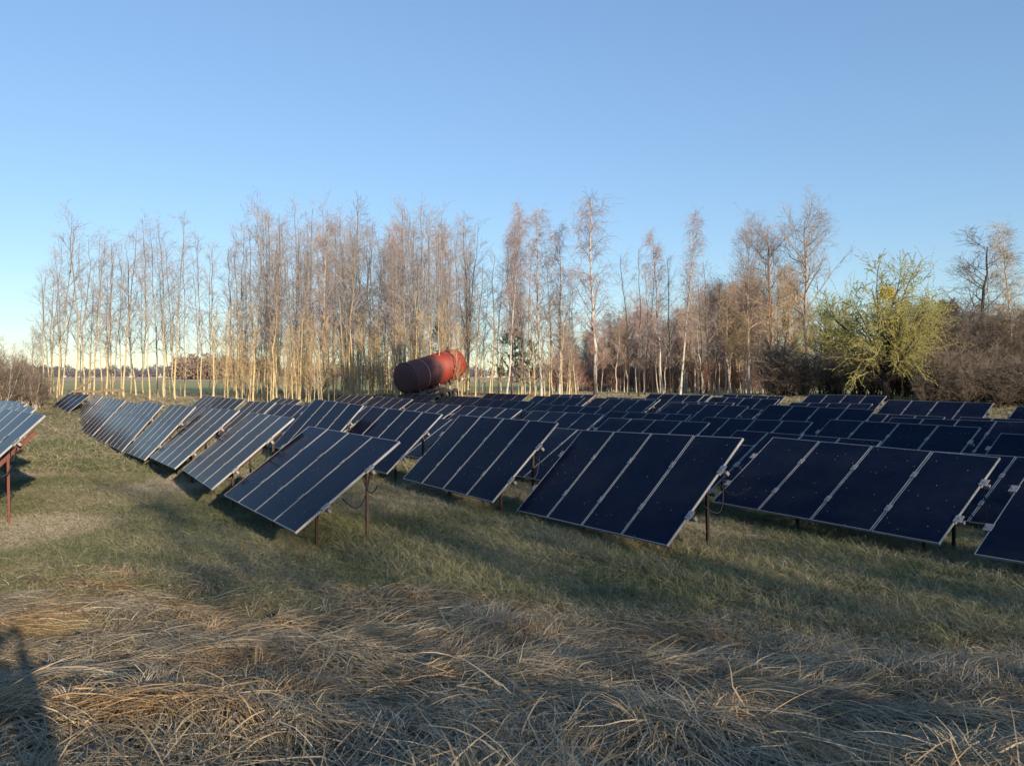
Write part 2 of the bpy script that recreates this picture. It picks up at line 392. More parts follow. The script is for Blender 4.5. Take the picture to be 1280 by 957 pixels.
STRAW = [(0, (.10, .086, .062)), (.25, (.21, .176, .118)), (.55, (.36, .305, .205)), (.85, (.49, .43, .31)), (1, (.58, .53, .42))]
M_STRAW = attr_mat('dry_straw', 'tint', STRAW, .7, trans=.15)
def warm(m):
    n, l = m.node_tree.nodes, m.node_tree.links; b = n['Principled BSDF']
    src = b.inputs['Base Color'].links[0].from_socket
    a = n.new('ShaderNodeAttribute'); a.attribute_name = 'warm'
    mx = n.new('ShaderNodeMix'); mx.data_type = 'RGBA'; mx.blend_type = 'MULTIPLY'
    l.new(a.outputs['Fac'], mx.inputs[0]); l.new(src, mx.inputs[6]); mx.inputs[7].default_value = (1.12, .90, .68, 1)
    l.new(mx.outputs[2], b.inputs['Base Color'])
warm(M_STRAW)
def hay():
    n = 52000
    x, y = wedge(n, 2.6, 12.5, power=1.25)
    edge = toe(x) * (1.0 + .22 * (noise2(x * .7, y * .7, 21) - .5) * 2)
    dens = noise2(x * .8, y * 1.1, 24)
    keep = (y < edge) & (RNG.random(n) < .35 + 1.1 * dens)
    x, y = x[keep], y[keep]; n = len(x)
    # combed in swirls: the heading follows a smooth field, mostly across the view
    fld = (noise2(x * .55 + 9, y * .75, 22) - .5) * 3.6 + (noise2(x * 1.7, y * 2.2, 23) - .5) * 1.6
    ang = fld + np.where(RNG.random(n) < .5, 0, math.pi) + RNG.normal(0, .30 + .75 * noise2(x * 1.9, y * 1.9, 28) ** 2, n)
    bump = noise2(x * 1.3, y * 1.9, 26)
    L = RNG.uniform(.14, .62, n) * (.7 + .5 * bump); W = RNG.uniform(.0045, .0105, n)
    rise = np.abs(RNG.normal(.16, .20, n)); droop = rise * RNG.uniform(1.2, 2.1, n)
    side = RNG.normal(0, .28, n)
    z = gz(x, y) + .01 + .14 * bump ** 2 * RNG.random(n) + RNG.random(n) * .05
    pos, off = blades(np.stack([x, y, z], 1), ang, L, W, rise, droop, side, 4, RNG.normal(0, .5, n), .75)
    g = gz(pos[..., 0], pos[..., 1]) + .004
    pos[..., 2] = np.maximum(pos[..., 2], g + RNG.random(n)[:, None] * .05)
    V, F = ribbons(pos, off)
    patch = noise2(x * .6 + 4, y * .9, 27)
    tint = np.clip(.12 + .62 * RNG.random(n) + .45 * (patch - .5), 0, 1)
    o = link('dry_hay', mesh_np('dry_hay', V, F, M_STRAW, False, {'tint': np.repeat(tint, 10), 'warm': np.repeat(np.clip(sm(.60, .78, noise2(x * 1.15 + 40, y * 1.7, 29)) * RNG.uniform(.4, 1.2, n), 0, 1), 10)}))
    tag(o, 'flattened dry hay lying in combed swirls over the near bank', 'hay', kind='stuff')
    # matted bundles: handfuls of stems lying side by side over the mounds
    m = 1900; cx, cy = wedge(m, 2.6, 12.2, power=1.2); k = cy < toe(cx) * (1.0 + .18 * (noise2(cx * .7, cy * .7, 21) - .5) * 2); cx, cy = cx[k], cy[k]; m = len(cx); q = 42
    head = (noise2(cx * .5 + 9, cy * .7, 22) - .5) * 4.2 + RNG.normal(0, .5, m)
    n = m * q; hd = np.repeat(head, q); a = RNG.normal(0, .13, n); b = RNG.normal(0, .10, n)
    x = np.repeat(cx, q) + a * np.cos(hd) - b * np.sin(hd); y = np.repeat(cy, q) + a * np.sin(hd) + b * np.cos(hd)
    lift = np.repeat(RNG.uniform(.02, .13, m), q)
    pos, off = blades(np.stack([x, y, gz(x, y) + lift * RNG.random(n) + .02], 1), hd + RNG.normal(0, .17, n), RNG.uniform(.25, .62, n), RNG.uniform(.004, .0095, n), np.abs(RNG.normal(.22, .14, n)), RNG.uniform(.35, .75, n), RNG.normal(0, .2, n), 4, RNG.normal(0, .5, n), .35)
    g = gz(pos[..., 0], pos[..., 1]); pos[..., 2] = np.maximum(pos[..., 2], g + .006 + RNG.random(n)[:, None] * .05)
    V, F = ribbons(pos, off); tint = np.clip(np.repeat(RNG.uniform(.3, .72, m), q) + RNG.normal(0, .17, n), 0, 1)
    wm = np.clip(np.repeat(sm(.58, .8, noise2(cx * 1.15 + 40, cy * 1.7, 29)) + .5 * (RNG.random(m) > .9), q), 0, 1)
    o = link('straw_mats', mesh_np('straw_mats', V, F, M_STRAW, False, {'tint': np.repeat(tint, 10), 'warm': np.repeat(wm, 10)}))
    tag(o, 'matted bundles of dead straw swept flat across the near bank', 'straw', kind='stuff')
    # short broken bits between the long blades
    n = 46000; x, y = wedge(n, 2.6, 12.0, power=1.2); k = y < toe(x) * 1.12; x, y = x[k], y[k]; n = len(x)
    pos, off = blades(np.stack([x, y, gz(x, y) + .02 + RNG.random(n) * .09], 1), RNG.uniform(0, 6.28, n), RNG.uniform(.04, .16, n), RNG.uniform(.003, .008, n), RNG.normal(.05, .35, n), RNG.normal(0, .3, n), RNG.normal(0, .3, n), 2, RNG.normal(0, .8, n), .6)
    pos[..., 2] = np.maximum(pos[..., 2], gz(pos[..., 0], pos[..., 1]) + .006)
    V, F = ribbons(pos, off); tint = np.clip(RNG.normal(.42, .26, n), 0, 1)
    o = link('straw_litter', mesh_np('straw_litter', V, F, M_STRAW, False, {'tint': np.repeat(tint, 6), 'warm': np.repeat(np.clip(sm(.60, .78, noise2(x * 1.15 + 40, y * 1.7, 29)), 0, 1), 6)}))
    tag(o, 'short broken straw lying between the long dry blades', 'straw', kind='stuff')
    # tussocks: fountains of long dead grass bent over
    m = 230; cx, cy = wedge(m, 2.9, 11.5, power=1.2); ok = cy < toe(cx) * 1.1
    cx, cy = cx[ok], cy[ok]; m = len(cx); q = 70
    px = np.repeat(cx, q) + RNG.normal(0, .05, m * q); py = np.repeat(cy, q) + RNG.normal(0, .05, m * q); n = m * q
    lean = np.repeat(RNG.uniform(0, 6.28, m), q)
    ang = lean + RNG.normal(0, .9, n); L = RNG.uniform(.25, .6, n); W = RNG.uniform(.0045, .009, n)
    rise = RNG.uniform(.7, 1.35, n); droop = rise + RNG.uniform(.7, 1.5, n)
    z = gz(px, py)
    pos, off = blades(np.stack([px, py, z], 1), ang, L, W, rise, droop, RNG.normal(0, .5, n), 5, RNG.normal(0, .4, n))
    pos[..., 2] = np.maximum(pos[..., 2], gz(pos[..., 0], pos[..., 1]) + .01 + RNG.random(n)[:, None] * .06)
    V, F = ribbons(pos, off)
    tint = np.clip(np.repeat(RNG.uniform(.25, .6, m), q) + RNG.normal(0, .18, n), 0, 1)
    o = link('dry_tussocks', mesh_np('dry_tussocks', V, F, M_STRAW, False, {'tint': np.repeat(tint, 12), 'warm': np.repeat(np.repeat(RNG.random(m) ** 2, q), 12)}))
    tag(o, 'bent over tussocks of long dead grass standing in the hay', 'dry grass', kind='stuff')
hay()

GRASS = [(0, (.045, .062, .034)), (.2, (.110, .145, .058)), (.42, (.185, .212, .100)), (.62, (.27, .25, .155)), (.82, (.38, .33, .22)), (1, (.48, .43, .31))]
M_GRASS = attr_mat('grass_blades', 'tint', GRASS, .65, inst=True, trans=.2, rand=.62)
TUFTS = bpy.data.collections.new('grass_tuft_sources')
def tuft(q, h0, h1, rad, w, lo, hi, curl):
    n = q; a = RNG.uniform(0, 6.28, n); r = rad * np.sqrt(RNG.random(n))
    P = np.stack([r * np.cos(a), r * np.sin(a), np.full(n, -.01)], 1)
    rise = RNG.uniform(lo, hi, n)
    pos, off = blades(P, RNG.uniform(0, 6.28, n), RNG.uniform(h0, h1, n), np.full(n, w) * RNG.uniform(.6, 1.3, n), rise, RNG.uniform(.5, 2.0, n) * curl, RNG.normal(0, .8, n), 3, RNG.normal(0, .5, n))
    pos[..., 2] = np.maximum(pos[..., 2], -.01 + .015 * RNG.random(n)[:, None])
    V, F = ribbons(pos, off)
    return V, F, np.repeat(RNG.random(n), 8)

def grass_field(name, label, cat, x, y, tint, scale, sources):
    P = np.stack([x, y, gz(x, y)], 1)
    me = bpy.data.meshes.new(name); me.vertices.add(len(P)); me.vertices.foreach_set('co', P.astype(np.float32).ravel())
    for k, v in (('tint', tint), ('rot', RNG.uniform(0, 6.28, len(P))), ('size', scale)):
        a = me.attributes.new(k, 'FLOAT', 'POINT'); a.data.foreach_set('value', np.asarray(v, np.float32))
    o = link(name, me); tag(o, label, cat, kind='stuff')
    ng = bpy.data.node_groups.new(name, 'GeometryNodeTree')
    ng.interface.new_socket('Geometry', in_out='INPUT', socket_type='NodeSocketGeometry')
    ng.interface.new_socket('Geometry', in_out='OUTPUT', socket_type='NodeSocketGeometry')
    N = ng.nodes; Lk = ng.links
    gi = N.new('NodeGroupInput'); go = N.new('NodeGroupOutput')
    iop = N.new('GeometryNodeInstanceOnPoints')
    ci = N.new('GeometryNodeCollectionInfo'); ci.inputs['Collection'].default_value = sources
    ci.inputs['Separate Children'].default_value = True; ci.inputs['Reset Children'].default_value = True
    iop.inputs['Pick Instance'].default_value = True
    def na(nm):
        a = N.new('GeometryNodeInputNamedAttribute'); a.data_type = 'FLOAT'; a.inputs['Name'].default_value = nm; return a.outputs['Attribute']
    cx = N.new('ShaderNodeCombineXYZ'); Lk.new(na('rot'), cx.inputs[2])
    e2r = N.new('FunctionNodeEulerToRotation'); Lk.new(cx.outputs[0], e2r.inputs[0])
    Lk.new(gi.outputs[0], iop.inputs['Points']); Lk.new(ci.outputs[0], iop.inputs['Instance'])
    Lk.new(e2r.outputs[0], iop.inputs['Rotation']); Lk.new(na('size'), iop.inputs['Scale'])
    Lk.new(iop.outputs[0], go.inputs[0])
    md = o.modifiers.new('scatter', 'NODES'); md.node_group = ng
    return o

def tuft_set(name, specs):
    c = bpy.data.collections.new(name)
    for s in specs:
        V, F, b = tuft(*s); ob = bpy.data.objects.new('grass_tuft', mesh_np('grass_tuft', V, F, M_GRASS, False, {'blade': b})); c.objects.link(ob)
    return c

def grass():
    short = tuft_set('short_tufts', [(24, .06, .19, .10, .0068, .4, 1.35, 1.3) for _ in range(7)])
    long_ = tuft_set('long_tufts', [(30, .14, .34, .10, .0065, .7, 1.45, .9) for _ in range(6)])
    far = tuft_set('far_tufts', [(26, .10, .26, .30, .016, .4, 1.3, 1.0) for _ in range(6)])
    # mown turf between the bank and the tables
    x, y = wedge(52000, 6.0, 27, spread=.72, power=1.05)
    e = toe(x) * (.90 + .22 * (noise2(x * .7, y * .7, 31) - .5))
    k = y > e; x, y = x[k], y[k]
    perp = x * CA + y * SA
    p1 = noise2(x * .5, y * .5, 32); p2 = noise2(x * 1.6, y * 1.6, 33)
    dry = noise2(x * .33 + 7, y * .33, 34)
    tint = np.clip(-.06 + .36 * p1 + .14 * p2 + .50 * sm(.45, .75, dry) + RNG.normal(0, .07, len(x)) + .09 * (1 - sm(3, 6, perp)) * sm(-5, 3, perp) - .05 * sm(5, 11, perp), -.1, .9)
    grass_field('short_grass', 'short curly green and straw coloured grass around the solar tables', 'grass', x, y, tint, RNG.uniform(.65, 1.35, len(x)), short)
    # taller, greener growth under and behind the tables
    x, y = wedge(26000, 8.5, 34, spread=.72, power=1.1)
    perp = x * CA + y * SA
    under = ((perp + .6) % 4.15) < 2.6
    k = (y > toe(x) * 1.12) & (perp > 4.6) & (under | (RNG.random(len(x)) < .25)); x, y = x[k], y[k]
    tint = np.clip(.04 + .34 * noise2(x * .6, y * .6, 35) + RNG.normal(0, .06, len(x)), 0, .8)
    grass_field('long_grass', 'longer green grass growing under the solar tables', 'grass', x, y, tint, RNG.uniform(.6, 1.15, len(x)), long_)
    x, y = wedge(30000, 24, 96, spread=.74, power=1.2)
    tint = np.clip(.06 + .14 * sm(55, 70, y) + .38 * noise2(x * .2, y * .2, 36) + .25 * noise2(x * .7, y * .7, 37) + RNG.normal(0, .07, len(x)), 0, .9)  # paler tint towards the trees puts the sunlit strip into the colour
    grass_field('rough_meadow', 'rough meadow grass behind the solar rows and below the trees', 'grass', x, y, tint, RNG.uniform(.8, 1.8, len(x)), far)
grass()

# ------------------------------------------------------------------ solar tables
PW, PL, GAP = 1.134, 2.278, 0.030
TW = 4 * PW + 3 * GAP
def panel_meshes():
    g = MB(); f = .013
    g.box((f, f, 0), (PW - f, PL - f, .031)); glass = g.mesh('solar_panel', M_GLASS)
    m = MB()
    m.box((0, 0, -.004), (PW, f, .035)); m.box((0, PL - f, -.004), (PW, PL, .035))
    m.box((0, f, -.004), (f, PL - f, .035)); m.box((PW - f, f, -.004), (PW, PL - f, .035))
    c = MB(); c.box((-.05, -.075, .0365), (.05, .075, .046), None, .004); c.box((-.009, -.05, -.02), (.009, .05, .0365))
    c.box((-.014, -.014, .0461), (.014, .014, .056))
    e = MB(); e.box((-.03, -.08, .0365), (.10, .08, .046), None, .004); e.box((.006, -.08, -.02), (.014, .08, .0365)); e.box((.04, -.014, .0461), (.066, .014, .056))
    return glass, m.mesh('panel_frame', M_ALU), c.mesh('clamp', M_CLAMP), e.mesh('end_clamp', M_CLAMP)
ME_GLASS, ME_FRAME, ME_CLAMP, ME_END = panel_meshes()
CLAMP_V = (.27 * PL, .69 * PL)

def table_proto(tilt, low, steel, seed):
    """root at the ground under the near low corner; local X runs along the row, local -Y up the slope"""
    rg = random.Random(seed)
    root = empty('solar_table')
    T = Matrix.Rotation(-tilt, 4, 'X')                         # slope plane: local y' = up the slope
    base = Matrix.Translation((0, 0, low)) @ Matrix.Rotation(math.pi, 4, 'Z') @ Matrix.Rotation(tilt, 4, 'X')
    # after the half turn local x' points to -X, so panels are laid from x' = -TW to 0
    def put(name, me, x, v, parent=root, w=0.0, rz=0.0):
        o = link(name, me, parent); o.matrix_local = base @ Matrix.Translation((x, v, w)) @ Matrix.Rotation(rz, 4, 'Z'); return o
    for k in range(4):
        p = put('solar_panel', ME_GLASS, -TW + k * (PW + GAP), 0, root, 0, R(rg.uniform(-.12, .12)))
        fr = link('panel_frame', ME_FRAME, p)
    for v in CLAMP_V:
        for k in range(1, 4): put('clamp', ME_CLAMP, -TW + k * (PW + GAP) - GAP / 2, v)
        put('clamp', ME_END, 0, v); put('clamp', ME_END, -TW, v, rz=math.pi)
    def P(x, v, w): return base @ Vector((x, v, w))
    for v in CLAMP_V:
        MB().bar(P(-TW - .11, v, -.045), P(.11, v, -.045), .05, .07, up=tuple(base.to_3x3() @ Vector((0, 0, 1)))).build('rail', M_CLAMP, root)
    for fx in ((-.035 * TW, -.55 * TW) if steel is M_RED else (-.13 * TW, -.66 * TW)):
        MB().bar(P(fx, .18 * PL, -.12), P(fx, .86 * PL, -.12), .06, .078, up=tuple(base.to_3x3() @ Vector((0, 0, 1)))).build('rafter', steel, root)
        for v in ((.14 * PL, .54 * PL) if steel is M_RED else (.24 * PL, .74 * PL)):
            a = P(fx, v, -.16); MB().box((a.x - .078, a.y - .023, -.45), (a.x - .032, a.y + .023, a.z + .04)).build('post', steel, root)
    # leads: one slack loop under the end, one to the next table
    a = P(.02, .66 * PL, -.07); b2 = P(.02, .40 * PL, -.07)
    pts = [a.lerp(b2, t) + Vector((-.16 * math.sin(math.pi * t), 0, -.30 * math.sin(math.pi * t))) for t in np.linspace(0, 1, 9)]
    MB().tube(pts, .011, 5).build('cable', M_CABLE, root, True)
    a = P(.05, .60 * PL, -.05); pts = [a + Vector((-.75 * t, .08 * t, -.16 * math.sin(math.pi * t))) for t in np.linspace(0, 1, 8)]
    MB().tube(pts, .011, 5).build('cable', M_CABLE, root, True)
    return root

ORD = ['first', 'second', 'third', 'fourth', 'fifth', 'sixth', 'seventh', 'eighth', 'ninth', 'tenth']
ROWS = [
 ('A', -.78, [(18.1, -.75), (23.3, -.75), (28.5, -.8), (33.7, -.85)], 44, 'the row at the left edge'),
 ('B', 3.95, [(12.3, -1.08), (17.55, -1.02), (22.8, -.98), (28.05, -1.0), (33.3, -1.12), (38.55, -1.10), (43.8, -1.08), (49.0, -1.06), (53.9, -1.04)], 38, 'the row along the grass aisle'),
 ('C', 8.7, [(9.1, -1.06), (14.4, -1.03), (19.5, -1.00), (24.6, -.82), (30.0, -1.05), (35.2, -1.02), (40.4, -1.0), (45.6, -1.0)], 42, 'the second row right of the aisle'),
 ('D', 12.25, [(1.55, -1.33), (6.7, -1.29), (11.9, -1.50), (17.1, -1.50), (22.3, -1.45), (27.5, -1.35), (32.7, -1.25), (37.9, -1.2), (43.1, -1.15)], 33, 'the third row right of the aisle'),
 ('E', 16.4, [(.9, -1.5), (6.1, -1.62), (11.5, -1.52), (17.0, -1.36), (22.1, -1.32), (27.4, -1.26), (32.6, -1.20), (37.7, -1.08), (42.9, -1.05)], 33, 'the fourth row right of the aisle'),
 ('F', 20.5, [(.7, -1.4), (5.9, -1.45), (11.15, -1.30), (16.4, -1.42), (21.8, -1.38), (27.2, -1.25), (32.4, -1.15), (37.6, -1.0), (42.6, -.93)], 33, 'the fifth row right of the aisle'),
 ('G', 24.6, [(.9, -1.2), (6.2, -1.25), (11.5, -1.35), (16.8, -1.16), (22.6, -1.12), (28.2, -1.03), (33.6, -1.02), (38.9, -.95)], 32, 'the sixth row right of the aisle'),
 ('H', 28.8, [(6.0, -1.3), (11.3, -1.5), (16.6, -1.5), (21.9, -1.5), (27.0, -1.2), (32.3, -1.1), (37.9, -.95)], 32, 'the seventh row right of the aisle'),
 ('I', 33.0, [(5.8, -1.1), (11.2, -1.1), (16.8, -1.04), (22.3, -1.18), (27.6, -1.10), (33.0, -.98)], 32, 'the eighth row right of the aisle'),
 ('J', 37.3, [(24.2, -.90), (30.6, -1.08), (36.4, -1.05)], 32, 'the farthest row near the willow'),
]
# tables measured one by one: foot of the near low corner, row heading, tilt, fall along the row
FIT = {('B', 0): (-3.44, 12.63, -2.46, 33.3, 37, .4), ('B', 1): (-6.36, 16.83, -2.35, 29.7, 40, -.5), ('B', 2): (-8.98, 21.15, -2.40, 32.0, 42, -1.1), ('B', 3): (-11.65, 25.17, -2.58, 33.0, 47, -1.0),
       ('B', 4): (-14.70, 29.9, -2.74, 33.3, 50, .4), ('C', 0): (2.39, 12.12, -2.56, 29.4, 44, -1.6), ('C', 1): (-.39, 16.31, -2.54, 31.0, 44, -.2), ('C', 3): (-6.02, 24.33, -2.51, 32.6, 47, 1.3), ('D', 1): (6.69, 12.41, -2.59, 33.9, 33, .8)}
PROTO = {}
def solar_tables():
    rg = random.Random(3)
    for nm, perp, tabs, tilt, where in ROWS:
        n = len(tabs)
        for i, (al, ztop) in enumerate(tabs):
            fx = FIT.get((nm, i)); tl = fx[4] if fx else (48 if nm == 'B' else tilt)
            low_z = fx[2] if fx else ztop - PL * math.sin(R(tl))
            x = perp * CA - al * SA; y = perp * SA + al * CA
            if fx: x, y = fx[0], fx[1]
            steel = M_RED if nm == 'A' else M_STEEL
            key = (nm == 'A', tl)
            lowh = .25 if tl < 36 or tl > 41 else .40
            if key not in PROTO:
                o = table_proto(R(tl), lowh, steel, tl); PROTO[key] = o; reg(o)
            else: o = copy_tree(PROTO[key])
            o.location = (x, y, low_z - lowh)
            if fx: o.rotation_euler = (0, -R(fx[5]), R(90 + fx[3]))
            else: o.rotation_euler = (R(rg.uniform(-1.2, 1.2)), R(rg.uniform(-.9, .9)), R(90) + AZ + R(rg.uniform(-1.6, 1.6)) * (2 if nm == 'B' else 1))
            if nm == 'A': o.rotation_euler.z += R(8.5)
            pos = 'nearest' if i == 0 else ('farthest' if i == n - 1 else ORD[i] + ' from the near end')
            tag(o, 'dark solar table, %s in %s' % (pos, where), 'solar table', 'tilted solar tables in rows')
    # the last two tables of the aisle row stand askew
    for k, (px, yy, rz, zt, lab) in enumerate([(66, 50.5, 12, -1.02, 'small dark solar table turned askew at the far end of the grass aisle'),
                                          (44, 54.5, -14, -.90, 'farthest solar table at the end of the aisle, seen almost edge on')]):
        o = copy_tree(PROTO[(False, 40)]); x = (px + 10 - 640) / 992 * yy
        o.location = (x, yy, zt - PL * math.sin(R(40)) - .4); o.rotation_euler = (0, 0, R(90) + AZ + R(rz))
        tag(o, lab, 'solar table', 'tilted solar tables in rows')
solar_tables()

# ------------------------------------------------------------------ tank trailer, timber rack
def paint_mat():
    m, n, l, b = new_mat('rusty_red_paint')
    tc = n.new('ShaderNodeTexCoord'); o = tc.outputs['Object']
    mp = n.new('ShaderNodeMapping'); mp.inputs['Scale'].default_value = (1.6, .5, .5); l.new(o, mp.inputs[0])
    a = noise_node(n, l, 1.6, 6, .65, mp.outputs[0]); c = noise_node(n, l, 11, 4, .7, o)
    mx = n.new('ShaderNodeMath'); mx.operation = 'MULTIPLY_ADD'; mx.inputs[1].default_value = .35; l.new(c.outputs[0], mx.inputs[0]); l.new(a.outputs[0], mx.inputs[2])
    r = ramp(n, l, mx.outputs[0], [(.40, (.14, .026, .020)), (.62, (.21, .026, .016)), (.84, (.25, .040, .022)), (.97, (.27, .12, .07))])
    l.new(r.outputs[0], b.inputs['Base Color']); b.inputs['Roughness'].default_value = .62
    return m
M_PAINT = paint_mat()
M_CAP = simple_mat('dull_maroon', (.065, .034, .040), (.10, .045, .048), 2.5, .7, 0, .3)
M_MAROON = simple_mat('dark_maroon', (.085, .036, .042), (.135, .055, .055), 1.6, .65, 0, .3)  # tank's front half and front cap are darker than the rear
M_BAND = simple_mat('pale_band_paint', (.34, .17, .13), (.44, .25, .19), 4, .6)
M_WHITE = simple_mat('white_lamp', (.6, .6, .58), (.7, .7, .68), 4, .4)

def trailer():
    X0, Y0, Z0 = -7.33, 54.5, .05; X1, Y1, Z1 = -4.28, 59.0, 1.19
    hd = math.atan2(Y1 - Y0, X1 - X0); lh = math.hypot(X1 - X0, Y1 - Y0); inc = math.atan2(Z1 - Z0, lh); ln = math.hypot(lh, Z1 - Z0)
    g = gzf(-5.3, 57.4)
    root = empty('tank_trailer', (X0, Y0, g), hd)
    tag(root, 'rusty red tank trailer standing nose down behind the solar tables', 'tank trailer')
    B = Matrix.Translation((0, 0, Z0 - g)) @ Matrix.Rotation(-inc, 4, 'Y')
    def put(o): o.matrix_local = B; return o
    r = 1.09
    h = ln * .5
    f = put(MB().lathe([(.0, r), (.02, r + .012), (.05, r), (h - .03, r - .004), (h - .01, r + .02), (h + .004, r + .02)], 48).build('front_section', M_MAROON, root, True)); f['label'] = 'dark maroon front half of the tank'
    b = put(MB().lathe([(h + .004, r - .03), (h + .004, r + .012), (ln - .05, r + .012), (ln, r)], 48).build('rear_section', M_PAINT, root, True)); b['label'] = 'bright rust red rear half of the tank'
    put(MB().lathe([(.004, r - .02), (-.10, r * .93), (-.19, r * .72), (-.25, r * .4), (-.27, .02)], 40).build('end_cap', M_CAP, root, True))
    o = put(MB().lathe([(ln - .004, r - .02), (ln + .10, r * .93), (ln + .19, r * .72), (ln + .25, r * .4), (ln + .27, .02)], 40).build('end_cap', M_PAINT, root, True))
    for x in (ln * .25, ln * .76):
        put(MB().lathe([(x - .03, r), (x - .03, r + .028), (x + .03, r + .028), (x + .03, r)], 48).build('band', M_BAND, root))
    ch = MB()
    for s in (-.42, .42): ch.box((-.3, s - .06, -r - .26), (ln - .1, s + .06, -r - .02))
    for x in (.2, 1.5, 2.8, 4.1, ln - .3): ch.box((x - .06, -.62, -r - .16), (x + .06, .62, -r - .04))
    put(ch.build('chassis', M_CHASSIS, root))
    cr = MB()
    for x in (.5, 2.0, 3.5, ln - .5): cr.box((x - .08, -.75, -r - .03), (x + .08, .75, -r + .30))
    put(cr.build('cradle', M_CAP, root))
    zb = lambda x: Z0 - g + math.tan(inc) * x - r - .26
    rad = .46
    lm = MB()
    for s in (-.42, .42): lm.bar((3.2, s, rad + .12), (4.9, s, rad + .12), .08, .12)
    for s in (-.42, .42): lm.bar((3.95, s, rad + .1), (3.95, s, zb(3.95) + .05), .16, .14)
    lm.build('bogie', M_CHASSIS, root)
    for x in (3.5, 4.52):
        MB().tube([(x, -.9, rad), (x, .9, rad)], .06, 10).build('axle', M_CHASSIS, root)
        for s in (-1, 1):
            M = Matrix.Translation((x, s * .86, rad)) @ Matrix.Rotation(math.pi / 2, 4, 'Z')
            w = MB().lathe([(-.12, .25), (-.13, .40), (-.10, .45), (0, .46), (.10, .45), (.13, .40), (.12, .25)], 28, M).build('wheel', M_RUBBER, root, True)
            MB().lathe([(-.10, .255), (-.11, .20), (-.03, .17), (-.03, .07), (-.12, .06), (-.12, .005)] if s > 0 else [(.10, .255), (.11, .20), (.03, .17), (.03, .07), (.12, .06), (.12, .005)], 20, M).build('rim', M_RIM, w, True)
    MB().box((3.0, -1.05, 1.02), (3.03, -.66, .55)).build('mudguard', M_CHASSIS, root)
    MB().bar((.1, 0, 0), (.1, 0, zb(.1) + .05), .14, .14).build('support_leg', M_CHASSIS, root)
    put(MB().box((ln - .25, -.75, -r - .22), (ln - .10, -.35, -r - .02), None, .02).build('rear_lamp', M_WHITE, root))
    put(MB().bar((ln - .18, -.9, -r - .14), (ln - .18, .9, -r - .14), .1, .1).build('bumper', M_CHASSIS, root))
trailer()

def timber_rack():
    yy = 54.0; px = lambda p, y=yy: (p - 640) / 992 * y
    x0, x1 = px(93), px(150); g = gzf((x0 + x1) / 2, yy)
    root = empty('timber_rack', ((x0 + x1) / 2, yy, g)); tag(root, 'weathered timber rail rack at the end of the grass aisle', 'timber rack')
    cx = (x0 + x1) / 2
    for p, h in ((94, 1.15), (112, 1.2), (128, 1.75), (150, 1.2)):
        MB().bar((px(p) - cx, 0, -.3), (px(p) - cx, 0, h), .14, .14).build('post', M_WOOD, root)
    MB().bar((px(91) - cx, -.12, 1.06), (px(129) - cx, -.12, 1.02), .10, .17).build('rail', M_WOOD, root)
    MB().bar((px(124) - cx, .12, 1.12), (px(153) - cx, .12, 1.10), .10, .20).build('rail', M_WOOD, root)
    MB().bar((px(98) - cx, -.22, 1.15), (px(118) - cx, -.22, 1.85), .09, .13).build('brace', M_WOOD, root)
timber_rack()

# ------------------------------------------------------------------ trees
def unit(v): return v / np.maximum(np.linalg.norm(v, axis=-1, keepdims=True), 1e-9)

def tubes(P, Rr, k):
    n, m, _ = P.shape
    T = np.gradient(P, axis=1); T = unit(T)
    ref = np.where(np.abs(T[:, :1, 2:3]) > .85, np.array([1., 0, 0]), np.array([0, 0, 1.]))
    a = unit(np.cross(T, np.broadcast_to(ref, T.shape))); b = np.cross(T, a)
    th = np.arange(k) * 2 * math.pi / k
    V = P[:, :, None] + Rr[:, :, None, None] * (a[:, :, None] * np.cos(th)[None, None, :, None] + b[:, :, None] * np.sin(th)[None, None, :, None])
    V = V.reshape(-1, 3)
    i = np.arange(n)[:, None, None] * m * k + np.arange(m - 1)[None, :, None] * k; j = np.arange(k)[None, None, :]; j2 = (j + 1) % k
    F = np.stack([(i + j), (i + j2), (i + k + j2), (i + k + j)], -1).reshape(-1, 4)
    return V, F

def join(parts):
    vs, fs, n = [], [], 0
    for V, F in parts: vs.append(V); fs.append(F + n); n += len(V)
    return np.concatenate(vs), np.concatenate(fs)

def limbs(rg, P, Rr, per, t0, t1, ang, asd, length, lsd, up, npts, wob, rf, rend, rmax=1, tpow=1.0):
    """child limbs along parent polylines; length is a function of the place t on the parent"""
    N, m, _ = P.shape
    t = t0 + (t1 - t0) * ((np.arange(per)[None] + rg.random((N, per))) / per) ** tpow
    s = t * (m - 1); i = np.clip(s.astype(int), 0, m - 2); f = (s - i)[..., None]
    r = np.arange(N)[:, None]
    pos = P[r, i] * (1 - f) + P[r, i + 1] * f; tan = unit(P[r, i + 1] - P[r, i])
    rad = Rr[r, i] * (1 - f[..., 0]) + Rr[r, i + 1] * f[..., 0]
    pos = pos.reshape(-1, 3); tan = tan.reshape(-1, 3); rad = rad.ravel(); t = t.ravel(); M = len(t)
    rnd = rg.normal(size=(M, 3)); pr = unit(rnd - tan * (rnd * tan).sum(1, keepdims=True))
    a = np.radians(ang + asd * rg.normal(size=M))[:, None]
    d = tan * np.cos(a) + pr * np.sin(a)
    L = length(t) * np.exp(lsd * rg.normal(size=M))
    Q = np.zeros((M, npts, 3)); Q[:, 0] = pos; st = (L / (npts - 1))[:, None]
    for k in range(1, npts):
        d = unit(d + wob * rg.normal(size=(M, 3)) + np.array([0, 0, up]))
        Q[:, k] = Q[:, k - 1] + d * st
    r0 = np.minimum(rad * rf, rmax)[:, None]; tt = np.linspace(0, 1, npts)[None]
    return Q, np.maximum(r0 * (1 - tt) + rend * tt, rend)

